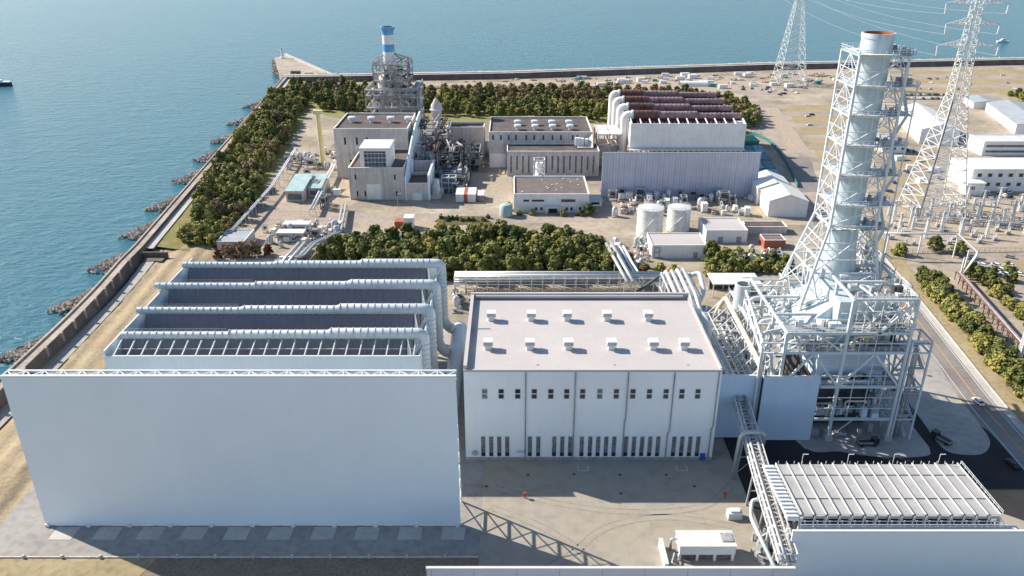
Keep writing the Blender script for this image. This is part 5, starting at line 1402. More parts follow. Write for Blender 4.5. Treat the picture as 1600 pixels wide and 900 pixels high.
def left_yard():
    # teal roofed twin shed
    for lab, x0, x1, y0, y1, h in (('larger teal roofed shed open at the front beside the tree belt', -124.5, -114.8, 422, 447, 6.2), ('smaller teal roofed shed leaning on the larger teal one', -114.2, -106.8, 430, 450, 5.4)):
        t = thing('teal_shed', lab, 'shed', ((x0 + x1) / 2, y0, 0))
        MB().box(x0, x1, y0, y1, .1, h).build('wall', 'old_concrete', t)
        b = MB(); p = [(x0 - .4, y0 - 1, h + .003), (x1 + .3, y0 - 1, h + .003), (x1 + .3, y1, h + 2.2), (x0 - .4, y1, h + 2.2)]
        b.add(p + [(a, c, d + .3) for a, c, d in p], [(3, 2, 1, 0), (4, 5, 6, 7), (0, 1, 5, 4), (1, 2, 6, 5), (2, 3, 7, 6), (3, 0, 4, 7)]); b.build('roof', 'teal_sheet', t)
        win(t, x0 + 1, x1 - 1, 1.2, h - 1.4, y0, m='louvre')
    # twin white tanker style vessels on frames
    for lab, y in (('nearer white horizontal pump house roof among the pipes', 360.5), ('farther white horizontal pump house roof among the pipes', 372.5)):
        t = thing('pump_house', lab, 'pump house', (-106, y, 0))
        MB().box(-113, -100.4, y, y + 5, .1, 4.4).build('wall', 'old_concrete', t)
        MB().box(-113.4, -100, y - .5, y + 5.4, 4.403, 4.9).build('roof', 'white_roof', t)
        b = MB(); b.box(-112, -101.5, y - .1, y - .004, 2.4, 3.3); b.build('vent_band', 'louvre', t)
    t = thing('yellow_mast', 'tall cream yellow mast with a crosshead beside the boiler building', 'mast', (-118, 490, 0))
    b = MB()
    b.tube([(-118.5, 490, 0), (-118.9, 490, 34)], [1.9, 1.45], 8)
    b.build('shaft', 'cream_paint', t)
    MB().box(-121.6, -116.2, 488.6, 491.4, 34.003, 36.2).build('crosshead', 'cream_paint', t)
    # striped containers
    t = thing('striped_container', 'white container with a broad red stripe beside the old boiler yard', 'container', (-26, 428, 0))
    for k, m in enumerate(('tent_white', 'white_wall', 'red_roof', 'tent_white', 'white_wall')):
        MB().box(-31 + k * 2.2, -31 + k * 2.2 + 2.195, 421, 434, .2, 4.6).build('shell', m, t)
    t = thing('small_container', 'smaller pink and white container parked against the striped one', 'container', (-18, 426, 0))
    MB().box(-19.4, -15.6, 422, 431, .2, 3.6).build('shell', 'rust_pale', t); MB().box(-19.5, -15.5, 421.9, 431.1, 3.603, 3.8).build('roof', 'tent_white', t)
    # kiosk with red box by the wood
    t = thing('white_kiosk', 'white kiosk with a brick red store by the lower service road', 'kiosk', (-54, 380, 0))
    MB().box(-54, -49.6, 378.5, 384, .1, 5.6).build('wall', 'white_wall', t); MB().box(-54.3, -49.3, 378.2, 384.3, 5.603, 6).build('roof', 'tent_white', t)
    MB().box(-59.2, -54.4, 380, 385.5, .1, 3.4).build('store', 'red_roof', t); MB().box(-53, -51, 378.4, 378.49, .1, 2.4).build('door', 'grey_steel', t)
    t = thing('round_tank', 'dull green round tank beside the planted bed near the office block', 'tank', (-1.5, 398, 0))
    MB().lathe(-3.2, 399, [(3.4, 0), (3.4, 5.2), (2.6, 6.4), (0, 6.9)], 20).build('shell', 'teal_sheet', t, smooth='auto')
    MB().lathe(-3.2, 399, [(3.55, .02), (3.55, .5), (3.41, .5)], 20).build('base_ring', 'concrete', t)
    # pipe runs on trestles
    def run(label, pts, r, m, legs=6, n=2):
        t = thing('pipe_run', label, 'pipe', (pts[0][0], pts[0][1], 0))
        for k in range(n):
            b = MB(); off = (k - (n - 1) / 2) * r * 3
            b.tube(pipe_path([(p[0] + off, p[1], p[2]) for p in pts], r, 2.5), r, 8); b.build('pipe', m, t, smooth=True)
        b = MB()
        for a, c in zip(pts, pts[1:]):
            L = (V(c) - V(a)).length; q = max(1, int(L / legs))
            for i in range(q + 1):
                p = V(a).lerp(V(c), i / q); b.beam((p.x - r * 3, p.y, 0), (p.x - r * 3, p.y, p.z), .25); b.beam((p.x + r * 3, p.y, 0), (p.x + r * 3, p.y, p.z), .25); b.beam((p.x - r * 3.4, p.y, p.z - r), (p.x + r * 3.4, p.y, p.z - r), .25)
        b.build('trestle', 'white_steel', t)
    P = lambda x, y, z: (*G(x, y, z), z)
    run('white pipe run beside the teal roofed sheds', [P(525, 250, 4), P(488, 326, 4)], .55, 'white_steel', 7)
    run('white pipe run crossing the yard down to the ribbed ducts', [P(538, 320, 3), P(530, 362, 3), P(490, 380, 3), P(470, 402, 3), P(440, 402, 3)], .6, 'pipe_silver', 7)
    run('pair of broad silver pipes slanting behind the ribbed ducts', [P(472, 380, 3), P(445, 412, 3)], .9, 'pipe_silver', 6)
    run('long thin pipe run along the foot of the tree belt', [P(462, 232, 5), P(425, 290, 5), P(362, 360, 5)], .35, 'white_steel', 12)
    run('high silver pipe run rising from the yard behind the hall', [P(950, 378, 6), P(962, 400, 9), P(985, 440, 9)], .8, 'pipe_silver', 8)
    run('lower silver pipe run beside the high one behind the hall', [P(968, 385, 4), P(982, 412, 5), P(1000, 440, 5)], .6, 'white_steel', 8, 3)
    # white loop of big pipes behind the hall corner
    t = thing('pipe_loop', 'white boxy loop of large pipes rising behind the far corner of the hall roof', 'pipe', (70, 272, 0))
    for k in range(4):
        b = MB(); x = 60.5 + k * 2.2
        b.tube(pipe_path([(x, 290, .2), (x, 290, 15.5 + k * .4), (x, 268 - k, 15.5 + k * .4), (x + .5, 250, 12)], .7, 2.2), .75, 10); b.build('pipe', ('duct_white', 'pipe_silver')[k % 2], t, smooth=True)
    b = MB(); b.tube(pipe_path([(69.5, 288, 14), (73.5, 288, 15.5), (73, 276, 12.5), (70, 272, 9)], .9, 2.4), .9, 12); b.build('bend', 'duct_white', t, smooth=True)
    b = MB(); frame_grid(b, [59, 70], [268, 280, 291], [0, 8, 14], .4); b.build('frame', 'white_steel', t)
    b = MB(); b.cyl(70.4, 262, 0, 12.5, 2.6, None, 18); b.build('vessel', 'grey_steel', t, smooth='auto')
    # pipe rack behind the hall
    t = thing('pipe_rack', 'long white two level pipe rack behind the ribbed ducts and the hall', 'pipe rack', (20, 305, 0))
    b = MB()
    for i in range(20):
        x = -24 + i * 4.6
        for y in (303, 309): b.beam((x, y, 0), (x, y, 6.4), .35)
        for z in (3.6, 6.2): b.beam((x, 302.6, z), (x, 309.4, z), .3)
    for z in (3.6, 6.3):
        for y in (303, 309): b.beam((-24, y, z), (63.4, y, z), .35)
    b.build('frame', 'white_steel', t)
    for k, r in enumerate((.3, .42, .3, .5, .35)): 
        b = MB(); b.tube([(-24, 303.8 + k * 1.15, 6.5 + r), (63, 303.8 + k * 1.15, 6.5 + r)], r, 8); b.build('pipe', ('pipe_silver', 'white_steel', 'galv')[k % 3], t, smooth=True)
    for k, r in enumerate((.3, .4, .3)):
        b = MB(); b.tube([(-24, 304.4 + k * 1.8, 3.8 + r), (63, 304.4 + k * 1.8, 3.8 + r)], r, 8); b.build('pipe', 'galv', t, smooth=True)
    # open shelter
    t = thing('open_shelter', 'open shelter with long white roof behind the pipes of the hall end', 'shelter', (92, 300, 0))
    b = MB()
    for x in (82.5, 88.7, 94.9, 101): 
        for y in (298, 306): b.beam((x, y, 0), (x, y, 6.2), .35)
    b.build('post', 'white_steel', t)
    MB().box(81.8, 101.8, 296.5, 308, 6.203, 6.6).build('roof', 'white_roof', t); MB().box(83, 100.6, 306.3, 306.6, .1, 4.5).build('back_panel', 'dark_steel', t)
    t = thing('red_machine', 'red machine parked under the open white roofed shelter', 'machine', (95, 301, 0))
    MB().obox(95, 301, .4, 3.2, 2, 1.6).build('body', 'red_paint', t); MB().obox(95, 301, 0, 2.6, 1.6, .4).build('chassis', 'dark_steel', t)
    # crane
    t = thing('mobile_crane', 'dark crane boom with orange tip raised behind the hall roof', 'crane', (46, 296, 0))
    a, c = V((47, 292, 2.6)), V((*G(1041, 424, 13), 13)); b = MB(); b.beam(a, c, .8, .9); b.build('boom', 'dark_steel', t)
    b = MB(); b.beam(c - (c - a).normalized() * .8, c + (c - a).normalized() * 1.8, 1.1); b.build('boom_tip', 'orange_paint', t)
    MB().obox(47, 291, .8, 3, 6, 1.6).build('body', 'orange_paint', t); b = MB()
    for k in range(3):
        for s in (-1, 1): b.tube([(47 + s * 1.1, 289 + k * 2, .6), (47 + s * 1.6, 289 + k * 2, .6)], .6, 10)
    b.build('wheel_set', 'tyre', t)
left_yard()

def clutter():
    """skids, pumps, valves: one small thing each"""
    rr = random.Random(21)
    protos = []
    for nm, mm in (('pump_skid', 'galv'), ('steel_tank', 'pipe_silver'), ('switch_box', 'white_wall'), ('pipe_manifold', 'pipe_silver'), ('steel_rack', 'grey_steel')):
        o = thing(nm, 'x', nm.split('_')[1]); WO[o.name] = V((0, 0, 0)); protos.append((nm, o))
        b = MB(); b.box(-1.6, 1.6, -1, 1, .02, .4); b.build('base', 'concrete', o)
        if nm == 'pump_skid':
            b = MB(); b.tube([(-1.3, 0, 1.1), (.2, 0, 1.1)], .6, 10); b.build('motor', mm, o); b = MB(); b.tube(pipe_path([(.8, 0, .4), (.8, 0, 2.4), (1.4, .5, 2.4), (1.4, .5, .4)], .2), .2, 6); b.build('pipe', 'white_steel', o)
        elif nm == 'steel_tank':
            b = MB(); b.lathe(0, 0, [(1.1, .4), (1.1, 3.2), (.6, 3.8), (0, 3.9)], 14); b.build('shell', mm, o, smooth='auto'); b = MB(); b.beam((1.2, 0, .4), (1.2, 0, 3.6), .15); b.build('ladder', 'galv', o)
        elif nm == 'switch_box':
            MB().box(-1.4, 1.4, -.8, .8, .4, 2.6).build('cabinet', mm, o); MB().box(-1.5, 1.5, -.9, .9, 2.603, 2.8).build('roof', 'white_roof', o)
        elif nm == 'pipe_manifold':
            for k in range(3): b = MB(); b.tube(pipe_path([(-1.4 + k, -.8, .4), (-1.4 + k, -.8, 1.6 + k * .4), (-1.4 + k, .8, 1.6 + k * .4), (-1.4 + k, .8, .4)], .25), .24, 6); b.build('pipe', ('pipe_silver', 'rust_orange', 'white_steel')[k], o)
        else:
            b = MB(); frame_grid(b, [-1.5, 1.5], [-.9, .9], [.4, 2.2, 4.2], .22); b.build('frame', mm, o); MB().box(-1, 1, -.6, .6, 2.32, 3.4).build('box', 'dark_steel', o)
    areas = [   # px corners, count, where, scale
        ([(960, 378), (1050, 385), (1015, 420), (955, 425)], 34, 'in the pipe yard before the white tanks', 1.0),
        ([(955, 305), (1180, 312), (1170, 338), (1085, 335), (960, 345)], 70, 'at the foot of the corrugated wind wall', 1.3),
        ([(1105, 395), (1220, 395), (1230, 412), (1120, 418)], 26, 'behind the shrubs near the lattice chimney', 1.0),
        ([(415, 355), (540, 350), (520, 380), (400, 392)], 44, 'in the pump yard behind the ribbed ducts', 1.1),
        ([(440, 250), (520, 235), (525, 265), (490, 280), (455, 270)], 26, 'beside the yellow mast', 1.2),
        ([(662, 275), (735, 270), (735, 300), (668, 308)], 30, 'in the old boiler yard', 1.5),
        ([(708, 455), (722, 455), (724, 500), (712, 500)], 8, 'in the gap between ribbed ducts and hall', 1.0),
        ([(480, 295), (530, 295), (525, 320), (500, 330)], 10, 'beside the teal roofed sheds', 1.3),
    ]
    pls = {nm: Placer(o) for nm, o in protos}
    for poly, n, where, sc in areas:
        pts = [G(*p) for p in poly]; xs = [p[0] for p in pts]; ys = [p[1] for p in pts]; c = 0
        while c < n:
            x, y = rr.uniform(min(xs), max(xs)), rr.uniform(min(ys), max(ys))
            if not inpoly(x, y, pts): continue
            nm = rr.choice([p[0] for p in protos]); c += 1
            adj = {'pump_skid': 'small grey pump on a skid', 'steel_tank': 'small upright silver tank', 'switch_box': 'small white switch cabinet', 'pipe_manifold': 'small manifold of bent pipes', 'steel_rack': 'small grey steel rack with a dark box'}[nm]
            pls[nm].put((x, y, .03), rr.choice((0, PI / 2, .1, 1.4)), adj + ' ' + where, 'yard equipment ' + where, sc * rr.uniform(.7, 1.35))
    for p in pls.values(): p.done()
    # steel frames between the old buildings, pipes darkened to stand for the shade there
    spots = [(-52, 470, 16, 20, 18, 'behind the curved flank wall', 'tallest'), (-38, 480, 14, 18, 15, 'between the old buildings', 'middle'), (-26, 492, 12, 20, 12, 'next to the turbine building', 'lower'), (-48, 505, 18, 24, 24, 'below the banded chimney', 'rear'), (-34, 456, 16, 9, 8, 'in front of the dark pipes', 'front')]
    for x, y, wx, wy, h, where, kind in spots:
        t = thing('pipe_gantry', '%s dark steel frame crowded with pipes %s' % (kind, where), 'gantry', (x, y, 0))
        b = MB(); xs = [x - wx / 2, x, x + wx / 2]; ys = [y - wy / 2, y, y + wy / 2]; frame_grid(b, xs, ys, [0, h * .35, h * .7, h], .5); b.build('frame', 'grey_steel', t)
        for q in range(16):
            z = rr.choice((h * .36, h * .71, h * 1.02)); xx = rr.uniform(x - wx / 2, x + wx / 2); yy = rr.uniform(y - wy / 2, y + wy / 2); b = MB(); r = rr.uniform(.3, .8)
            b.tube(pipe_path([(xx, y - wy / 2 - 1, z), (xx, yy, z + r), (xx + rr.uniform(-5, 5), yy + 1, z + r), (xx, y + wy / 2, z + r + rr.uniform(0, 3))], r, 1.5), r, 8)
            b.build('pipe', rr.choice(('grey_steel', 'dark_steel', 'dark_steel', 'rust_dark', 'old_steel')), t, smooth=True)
        for q in range(6):
            b = MB(); b.obox(rr.uniform(xs[0], xs[2]), rr.uniform(ys[0], ys[2]), rr.choice((0.1, h * .36, h * .71)), rr.uniform(2, 5), rr.uniform(2, 4), rr.uniform(2, 5)); b.build('casing', rr.choice(('dark_steel', 'grey_steel', 'old_concrete')), t)
    t = thing('small_flat_building', 'small flat building with white parapet behind the dark pipe frames', 'building', (-33, 520, 0))
    block(t, -42, -18, 514, 528, 0, 20, par=1.2)
    t = thing('pressure_vessel', 'pale upright vessel with conical top beside the banded chimney frame', 'vessel', (-47, 540, 0))
    MB().lathe(-50, 530, [(3, 0), (3, 26), (3.6, 26.1), (3.6, 31), (0.6, 35.5), (0, 35.6)], 16).build('shell', 'old_concrete', t, smooth='auto'); MB().lathe(-50, 530, [(3.7, 28), (4.6, 28.1), (4.6, 28.5), (3.7, 28.6)], 16).build('gallery', 'white_steel', t)
    t = thing('white_silo_frame', 'white lattice stack of coolers in front of the dark pipe frames', 'cooler', (-36, 440, 0))
    b = MB(); frame_grid(b, [-40, -36, -32], [438, 444], [0, 3, 6, 9], .4); b.build('frame', 'white_steel', t); MB().box(-39.5, -32.5, 438.6, 443.5, .5, 8.4).build('coil', 'louvre', t)
    t = thing('round_cooler', 'pale round topped cooler beside the old boiler annex', 'cooler', (-47, 436, 0))
    MB().lathe(-42.5, 430, [(2.6, 0), (2.6, 6), (2.0, 8), (2.0, 10.5), (0, 10.6)], 16).build('shell', 'galv', t, smooth='auto'); MB().box(-45.5, -39.5, 427, 433, .05, 2).build('base', 'old_concrete', t)
clutter()

# ================================================================ PYLONS AND SUBSTATION
def lattice(b, x, y, z0, z1, h0, h1, n, w=.45):
    """tapering four leg lattice shaft"""
    def c(z): 
        u = (z - z0) / (z1 - z0); h = h0 + (h1 - h0) * u
        return [V((x + sx * h, y + sy * h, z)) for sx, sy in ((-1, -1), (1, -1), (1, 1), (-1, 1))]
    zs = [z0]; 
    for i in range(n):
        k = 1 - (1 - h1 / h0) * (zs[-1] - z0) / (z1 - z0); zs.append(zs[-1] + k)
    sc = (z1 - z0) / (zs[-1] - z0); zs = [z0 + (z - z0) * sc for z in zs]
    for a, d in zip(zs, zs[1:]):
        A, D = c(a), c(d)
        for k in range(4):
            b.beam(A[k], D[k], w); b.beam(A[k], D[(k + 1) % 4], w * .6); b.beam(A[(k + 1) % 4], D[k], w * .6); b.beam(D[k], D[(k + 1) % 4], w * .55)
            b.beam(A[k].lerp(D[k], .5), A[k].lerp(D[(k + 1) % 4], .5), w * .4)
def arm(b, x, y, z, L, hh, h, side, w=.32):
    """tapering cross arm along +-x"""
    tip = V((x + side * L, y, z + .2))
    for sy in (-1, 1):
        a, c = V((x + side * hh, y + sy * hh, z)), V((x + side * hh, y + sy * hh, z + h))
        b.beam(a, tip, w); b.beam(c, tip, w)
        for k in range(1, 6):
            u = k / 6; b.beam(a.lerp(tip, u), c.lerp(tip, u), w * .6); b.beam(a.lerp(tip, u), c.lerp(tip, u - 1 / 6), w * .6)
    for k in range(6):
        u = k / 6; b.beam(V((x + side * hh, y - hh, z)).lerp(tip, u), V((x + side * hh, y + hh, z)).lerp(tip, u), w * .6)
    return tip
def pylons():
    tips = {}
    for lab, key, x, y, H, base, waist, arms in (
        ('tall white lattice pylon standing by the far sea wall', 'a', 266.5, 784, 104, 13, 2.6, ((80, 14), (89, 11), (97, 12))),
        ('white lattice pylon with broad cross arms rising from the substation', 'b', 222.5, 404, 118, 12.4, 2.6, ((85.5, 15), (95.5, 13), (105, 15)))):
        t = thing('lattice_pylon', lab, 'pylon', (x, y, 0))
        b = MB(); lattice(b, x, y, 0, 62 if key == 'b' else 76, base, 3.6 if key == 'b' else 3.2, 10, .46); b.build('tower', 'white_steel', t)
        b = MB(); lattice(b, x, y, 62 if key == 'b' else 76, H, 3.6 if key == 'b' else 3.2, 1.4, 12, .34); b.build('mast', 'white_steel', t)
        for sx in (-1, 1):
            for sy in (-1, 1): MB().box(x + sx * base - 1.2, x + sx * base + 1.2, y + sy * base - 1.2, y + sy * base + 1.2, -.1, .9).build('footing', 'pale_concrete', t)
        for z, L in arms:
            for side in (-1, 1):
                b = MB(); tip = arm(b, x, y, z, L, 2.2, 3.0, side); o = b.build('cross_arm', 'white_steel', t)
                b = MB(); b.tube([tip, tip + V((0, 0, -.4)), tip + V((-.3 * side, 0, -4.6))], [.1, .3, .28], 6); b.build('insulator_string', 'tent_white', o)
                tips[key, z, side] = tip + V((-.3 * side, 0, -4.6))
        if key == 'b':      # service ladder, dark against the leg
            b = MB(); b.beam((x - 12.2, y - 12.4, .5), (x - 3.6, y - 3.9, 60), .9, .3); b.build('ladder', 'dark_steel', t)
    za, zb_ = (80, 89, 97), (85.5, 95.5, 105)
    nm = ['lowest', 'middle', 'highest']
    for k in range(3):
        for side, sn in ((-1, 'seaward arm'), (1, 'landward arm')):
            a, c = tips['a', za[k], side], tips['b', zb_[k], side]; b = MB(); pts = []
            for i in range(21):
                u = i / 20; p = a.lerp(c, u); p.z -= 14 * 4 * u * (1 - u) * .35; pts.append(p)
            b.tube(pts, .055, 5); link(b.build('power_cable', 'galv'), '%s pale power cable between the two pylons on the %s' % (nm[k], sn), 'cable', 'power cables between the pylons')
    # substation gantry posts
    post = thing('gantry_post', 'x', 'post', (0, 0, 0)); WO[post.name] = V((0, 0, 0))
    b = MB(); lattice(b, 0, 0, 0, 11, .8, .35, 7, .24); b.build('lattice_shaft', 'white_steel', post)
    b = MB(); b.beam((-2.4, 0, 10.6), (2.4, 0, 10.6), .35); b.build('cross_bar', 'white_steel', post)
    for x in (-2.1, 0, 2.1): b = MB(); b.tube([(x, 0, 10.4), (x, 0, 8.6)], .2, 6); b.build('insulator', 'insulator', post)
    brk = thing('circuit_breaker', 'x', 'switchgear', (0, 0, 0)); WO[brk.name] = V((0, 0, 0))
    MB().box(-1.6, 1.6, -.8, .8, .5, 1.8).build('tank', 'galv', brk)
    b = MB()
    for x in (-1.3, 1.3): b.beam((x, 0, 0), (x, 0, .5), .5)
    b.build('stand', 'concrete', brk)
    for x in (-1.1, 0, 1.1): b = MB(); b.tube([(x, 0, 1.8), (x * 1.5, 0, 4.2)], [.32, .18], 8); b.build('bushing', 'tent_white', brk)
    pl, pk = Placer(post), Placer(brk)
    rr = random.Random(6)
    for px, py in ((1395, 345), (1405, 360), (1422, 352), (1452, 340), (1480, 348), (1470, 362), (1500, 340), (1510, 318), (1525, 345), (1540, 372), (1548, 345), (1565, 352), (1580, 345), (1592, 330), (1535, 322), (1560, 318), (1445, 372), (1500, 372)):
        x, y = G(px, py); pl.put((x, y, 0), rr.uniform(-.2, .2), 'white lattice gantry post with a cross bar in the substation', 'substation gantry posts', rr.uniform(.75, 1.05))
    for k in range(34):
        x, y = G(rr.uniform(1385, 1600), rr.uniform(335, 385)); pk.put((x, y, 0), rr.uniform(0, 1), 'grey switchgear unit with white bushings on the substation gravel', 'substation switchgear', rr.uniform(.6, 1.0))
    pl.done(); pk.done()
    for lab, pa, pc in (('white busbar gantry nearest the roadside fence of the substation', (1425, 358), (1500, 360)), ('white busbar gantry under the foot of the big pylon', (1440, 338), (1530, 340)), ('white busbar gantry beside the two storey office', (1520, 328), (1598, 330)), ('white busbar gantry behind the lattice chimney legs', (1388, 336), (1430, 338)), ('long white busbar gantry at the far end of the roadside fence', (1515, 362), (1600, 366))):
        a, c = G(*pa), G(*pc); h = 6.5
        t = thing('busbar_gantry', lab, 'gantry', (a[0], a[1], 0), 'substation busbar gantries')
        for p in (a, c): b = MB(); lattice(b, p[0], p[1], 0, h, .55, .35, 5, .2); b.build('leg', 'white_steel', t)
        b = MB(); b.beam((*a, h), (*c, h), .3); b.beam((*a, h - .9), (*c, h - .9), .2)
        for k in range(12):
            p, q = V((*a, h)).lerp(V((*c, h)), k / 12), V((*a, h - .9)).lerp(V((*c, h - .9)), (k + 1) / 12); b.beam(p, q, .12)
        b.build('truss', 'white_steel', t)
        for k in range(6):
            p = V((*a, h + .1)).lerp(V((*c, h + .1)), (k + .5) / 6); b = MB(); b.tube([p, p + V((0, 0, 1.5))], .2, 6); b.build('insulator', 'insulator', t)
    t = thing('perimeter_fence', 'low brown perimeter fence along the roadside of the substation', 'fence', (220, 345, 0))
    b = MB(); a, c = V((*G(1400, 396), 0)), V((*G(1720, 390), 0)); n = 40
    for i in range(n + 1): p = a.lerp(c, i / n); MB().beam(p, p + V((0, 0, 2.2)), .25).build('post', 'old_concrete', t)
    b = MB()
    for z in (.6, 1.4, 2.1): b.beam(a + V((0, 0, z)), c + V((0, 0, z)), .14)
    b.build('rail', 'grey_steel', t)
    # pipe portal over the side road
    t = thing('pipe_portal', 'pale pipe portal spanning from the boiler house to the hedge', 'pipe portal', (190, 330, 0))
    a, c = V((170, 342, 11.5)), V((203, 341, 11.5)); b = MB()
    for o in (0, .8): b.tube(pipe_path([a + V((0, o, 0)), c + V((0, o, 0)), V((200, 318 + o, 11.5)), V((192, 314, 1))], .4, 2), .38, 8)
    b.build('pipe', 'pipe_silver', t, smooth=True); b = MB()
    for p in ((172, 342), (187, 342), (203, 341), (198, 322), (192, 314)): b.beam((*p, 0), (*p, 11.2), .5)
    b.build('post', 'white_steel', t)
    # red brown pipe rack along the hedge
    t = thing('red_pipe_rack', 'red brown pipe rack running along the outer side of the hedge', 'pipe rack', (184, 280, 0))
    A, D = V((192, 316, 3.6)), V((176.5, 218, 3.6)); b = MB()
    for i in range(22): p = A.lerp(D, i / 21); b.beam((p.x - .9, p.y, 0), (p.x - .9, p.y, 3.6), .3); b.beam((p.x + .9, p.y, 0), (p.x + .9, p.y, 3.6), .3); b.beam((p.x - 1.3, p.y, 3.5), (p.x + 1.3, p.y, 3.5), .3)
    b.build('trestle', 'rust', t)
    for k, (o, m) in enumerate(((-.8, 'rust'), (0, 'pipe_silver'), (.7, 'rust_pale'))): b = MB(); b.tube([A + V((o, 0, .3)), D + V((o, 0, .3))], .3, 8); b.build('pipe', m, t, smooth=True)
    t = thing('lattice_post', 'white lattice post with a double shaft beside the red brown pipe rack', 'post', (181, 238, 0))
    b = MB(); x, y = G(1594, 560); lattice(b, x, y, 0, 11, .9, .7, 7, .3); b.build('shaft', 'white_steel', t); b = MB(); lattice(b, x + 3, y, 0, 11, .9, .7, 7, .3); b.build('shaft', 'white_steel', t)
    b = MB(); b.beam((x - 1, y, 11), (x + 4, y, 11), .6); b.build('head', 'white_steel', t)
pylons()

# ================================================================ VEHICLES, SMALL THINGS
def vehicles():
    cars = {}
    for k in ('car_white', 'car_silver', 'car_black', 'car_blue'):
        o = thing('parked_car', 'x', 'car'); WO[o.name] = V((0, 0, 0))
        b = MB(); prof = [(-2.15, .35), (-2.2, .8), (-1.7, .95), (-1.05, 1.45), (.9, 1.48), (1.75, 1.0), (2.15, .9), (2.2, .35)]
        vs = []
        for s in (-1, 1):
            for x, z in prof: vs.append((x, s * (.86 if z < 1.2 else .68), z))
        n = len(prof); fs = [(i, i + 1, n + i + 1, n + i) for i in range(n - 1)] + [(n - 1, 0, n, 2 * n - 1), tuple(range(n - 1, -1, -1)), tuple(range(n, 2 * n))]
        b.add(vs, fs); b.build('body', k, o)
        b = MB()
        for s in (-1, 1): b.add([(-1.45, s * .86, 1.0), (1.5, s * .87, 1.0), (.85, s * .72, 1.4), (-1.0, s * .72, 1.4)], [(0, 1, 2, 3) if s < 0 else (3, 2, 1, 0)])
        b.add([(1.72, -.78, 1.03), (1.72, .78, 1.03), (.98, .66, 1.47), (.98, -.66, 1.47)], [(0, 1, 2, 3)]); b.add([(-1.72, -.78, .98), (-1.72, .78, .98), (-1.12, .66, 1.43), (-1.12, -.66, 1.43)], [(3, 2, 1, 0)])
        b.build('window', 'glass_dark', o)
        for x in (-1.35, 1.35):
            for s in (-1, 1): b = MB(); b.tube([(x, s * .9, .33), (x, s * .68, .33)], .33, 10); b.build('wheel', 'tyre', o)
        cars[k] = Placer(o)
    truck = thing('pickup_truck', 'x', 'truck'); WO[truck.name] = V((0, 0, 0))
    MB().box(-3, 3, -1, 1, .6, 1.1).build('chassis', 'dark_steel', truck)
    b = MB(); b.box(1.2, 2.95, -1, 1, 1.103, 2.5); b.build('cab', 'car_black', truck); MB().box(2.955, 2.98, -.85, .85, 1.6, 2.3).build('windscreen', 'glass_dark', truck)
    b = MB(); b.box(-3, 1.1, -1.05, -.95, 1.103, 1.6); b.box(-3, 1.1, .95, 1.05, 1.103, 1.6); b.box(-3, -2.9, -.95, .95, 1.103, 1.6); b.build('load_bed', 'grey_steel', truck)
    for x in (-2, 1.9):
        for s in (-1, 1): b = MB(); b.tube([(x, s * 1.02, .45), (x, s * .75, .45)], .45, 10); b.build('wheel', 'tyre', truck)
    tp = Placer(truck)
    rr = random.Random(12)
    def car(px, py, k, rz, lab, group=None): x, y = G(px, py); cars[k].put((x, y, .05), rz, lab, group or 'cars about the site')
    car(1528, 630, 'car_white', 1.65, 'white car driving down the main road past the apron corner')
    car(1520, 403, 'car_white', 2.4, 'white car parked at the hedge side of the dry lot')
    car(1578, 403, 'car_silver', 2.6, 'silver car parked on the dry lot by the substation fence')
    car(1581, 728, 'car_black', 1.7, 'black car at the lower end of the main road')
    car(1262, 182, 'car_white', .2, 'white car standing alone on the dry field aisle, farther one')
    car(1268, 180, 'car_black', .2, 'black car next to the white one on the dry field aisle')
    car(1265, 196, 'car_white', .1, 'white car on the dry field aisle, nearer one')
    car(1300, 372, 'car_silver', .4, 'silver car behind the legs of the lattice chimney')
    for j in range(2):
        for i in range(17):
            k = rr.choice(('car_white', 'car_white', 'car_silver', 'car_black', 'car_black'))
            col = {'car_white': 'white', 'car_silver': 'silver', 'car_black': 'black'}[k]
            car(1415 + i * 4.6, 149 + j * 6, k, 1.45, col + ' car in the double row of the far car park', 'cars in the far car park')
    for i in range(9): car(1405 + i * 3.2, 232 + i * .8, rr.choice(('car_white', 'car_silver', 'car_black')), 1.3, 'car in the short row before the big white warehouse', 'cars by the big warehouse')
    for i in range(24):
        px, py = rr.uniform(1160, 1340), rr.uniform(136, 152); car(px, py, rr.choice(('car_white', 'car_silver', 'car_black', 'car_blue')), rr.uniform(0, 3), 'small vehicle on the bare ground beneath the far pylon', 'vehicles under the far pylon')
    for i in range(16):
        px, py = rr.uniform(1390, 1590), rr.choice((117, 123, 131, 139)) + rr.uniform(-1.5, 1.5); car(px, py, rr.choice(('car_white', 'car_silver', 'car_black')), rr.uniform(0, 3), 'vehicle standing on the dry field before the far sea wall', 'vehicles on the far dry field')
    for i in range(14):
        px, py = rr.uniform(1385, 1470), rr.uniform(240, 312); car(px, py, rr.choice(('car_white', 'car_silver', 'car_blue')), rr.uniform(0, 3), 'vehicle on the dry field behind the lattice chimney', 'vehicles on the dry field behind the chimney')
    for i in range(9):
        px, py = 1535 + i * 7, 416 + (i % 3) * 7; car(px, py, rr.choice(('car_white', 'car_silver', 'car_black')), 2.4, 'car parked between the hedges on the pale lot', 'cars between the hedges')
    for i in range(10):
        px, py = rr.uniform(1500, 1590), rr.uniform(300, 312); car(px, py, rr.choice(('car_white', 'car_silver', 'car_black')), rr.uniform(1, 2), 'car parked before the two storey office near the pylon', 'cars by the office')
    for p in cars.values(): p.done()
    for px, py, rz, lab in ((1355, 696, .05, 'dark pickup truck under the boiler house frame'), (1470, 690, 2.1, 'dark pickup truck on the side apron'), (890, 361, 2.3, 'dark blue flatbed truck on the cross road near the wood')):
        x, y = G(px, py); tp.put((x, y, .14), rz, lab, 'trucks on the site')
    tp.done()
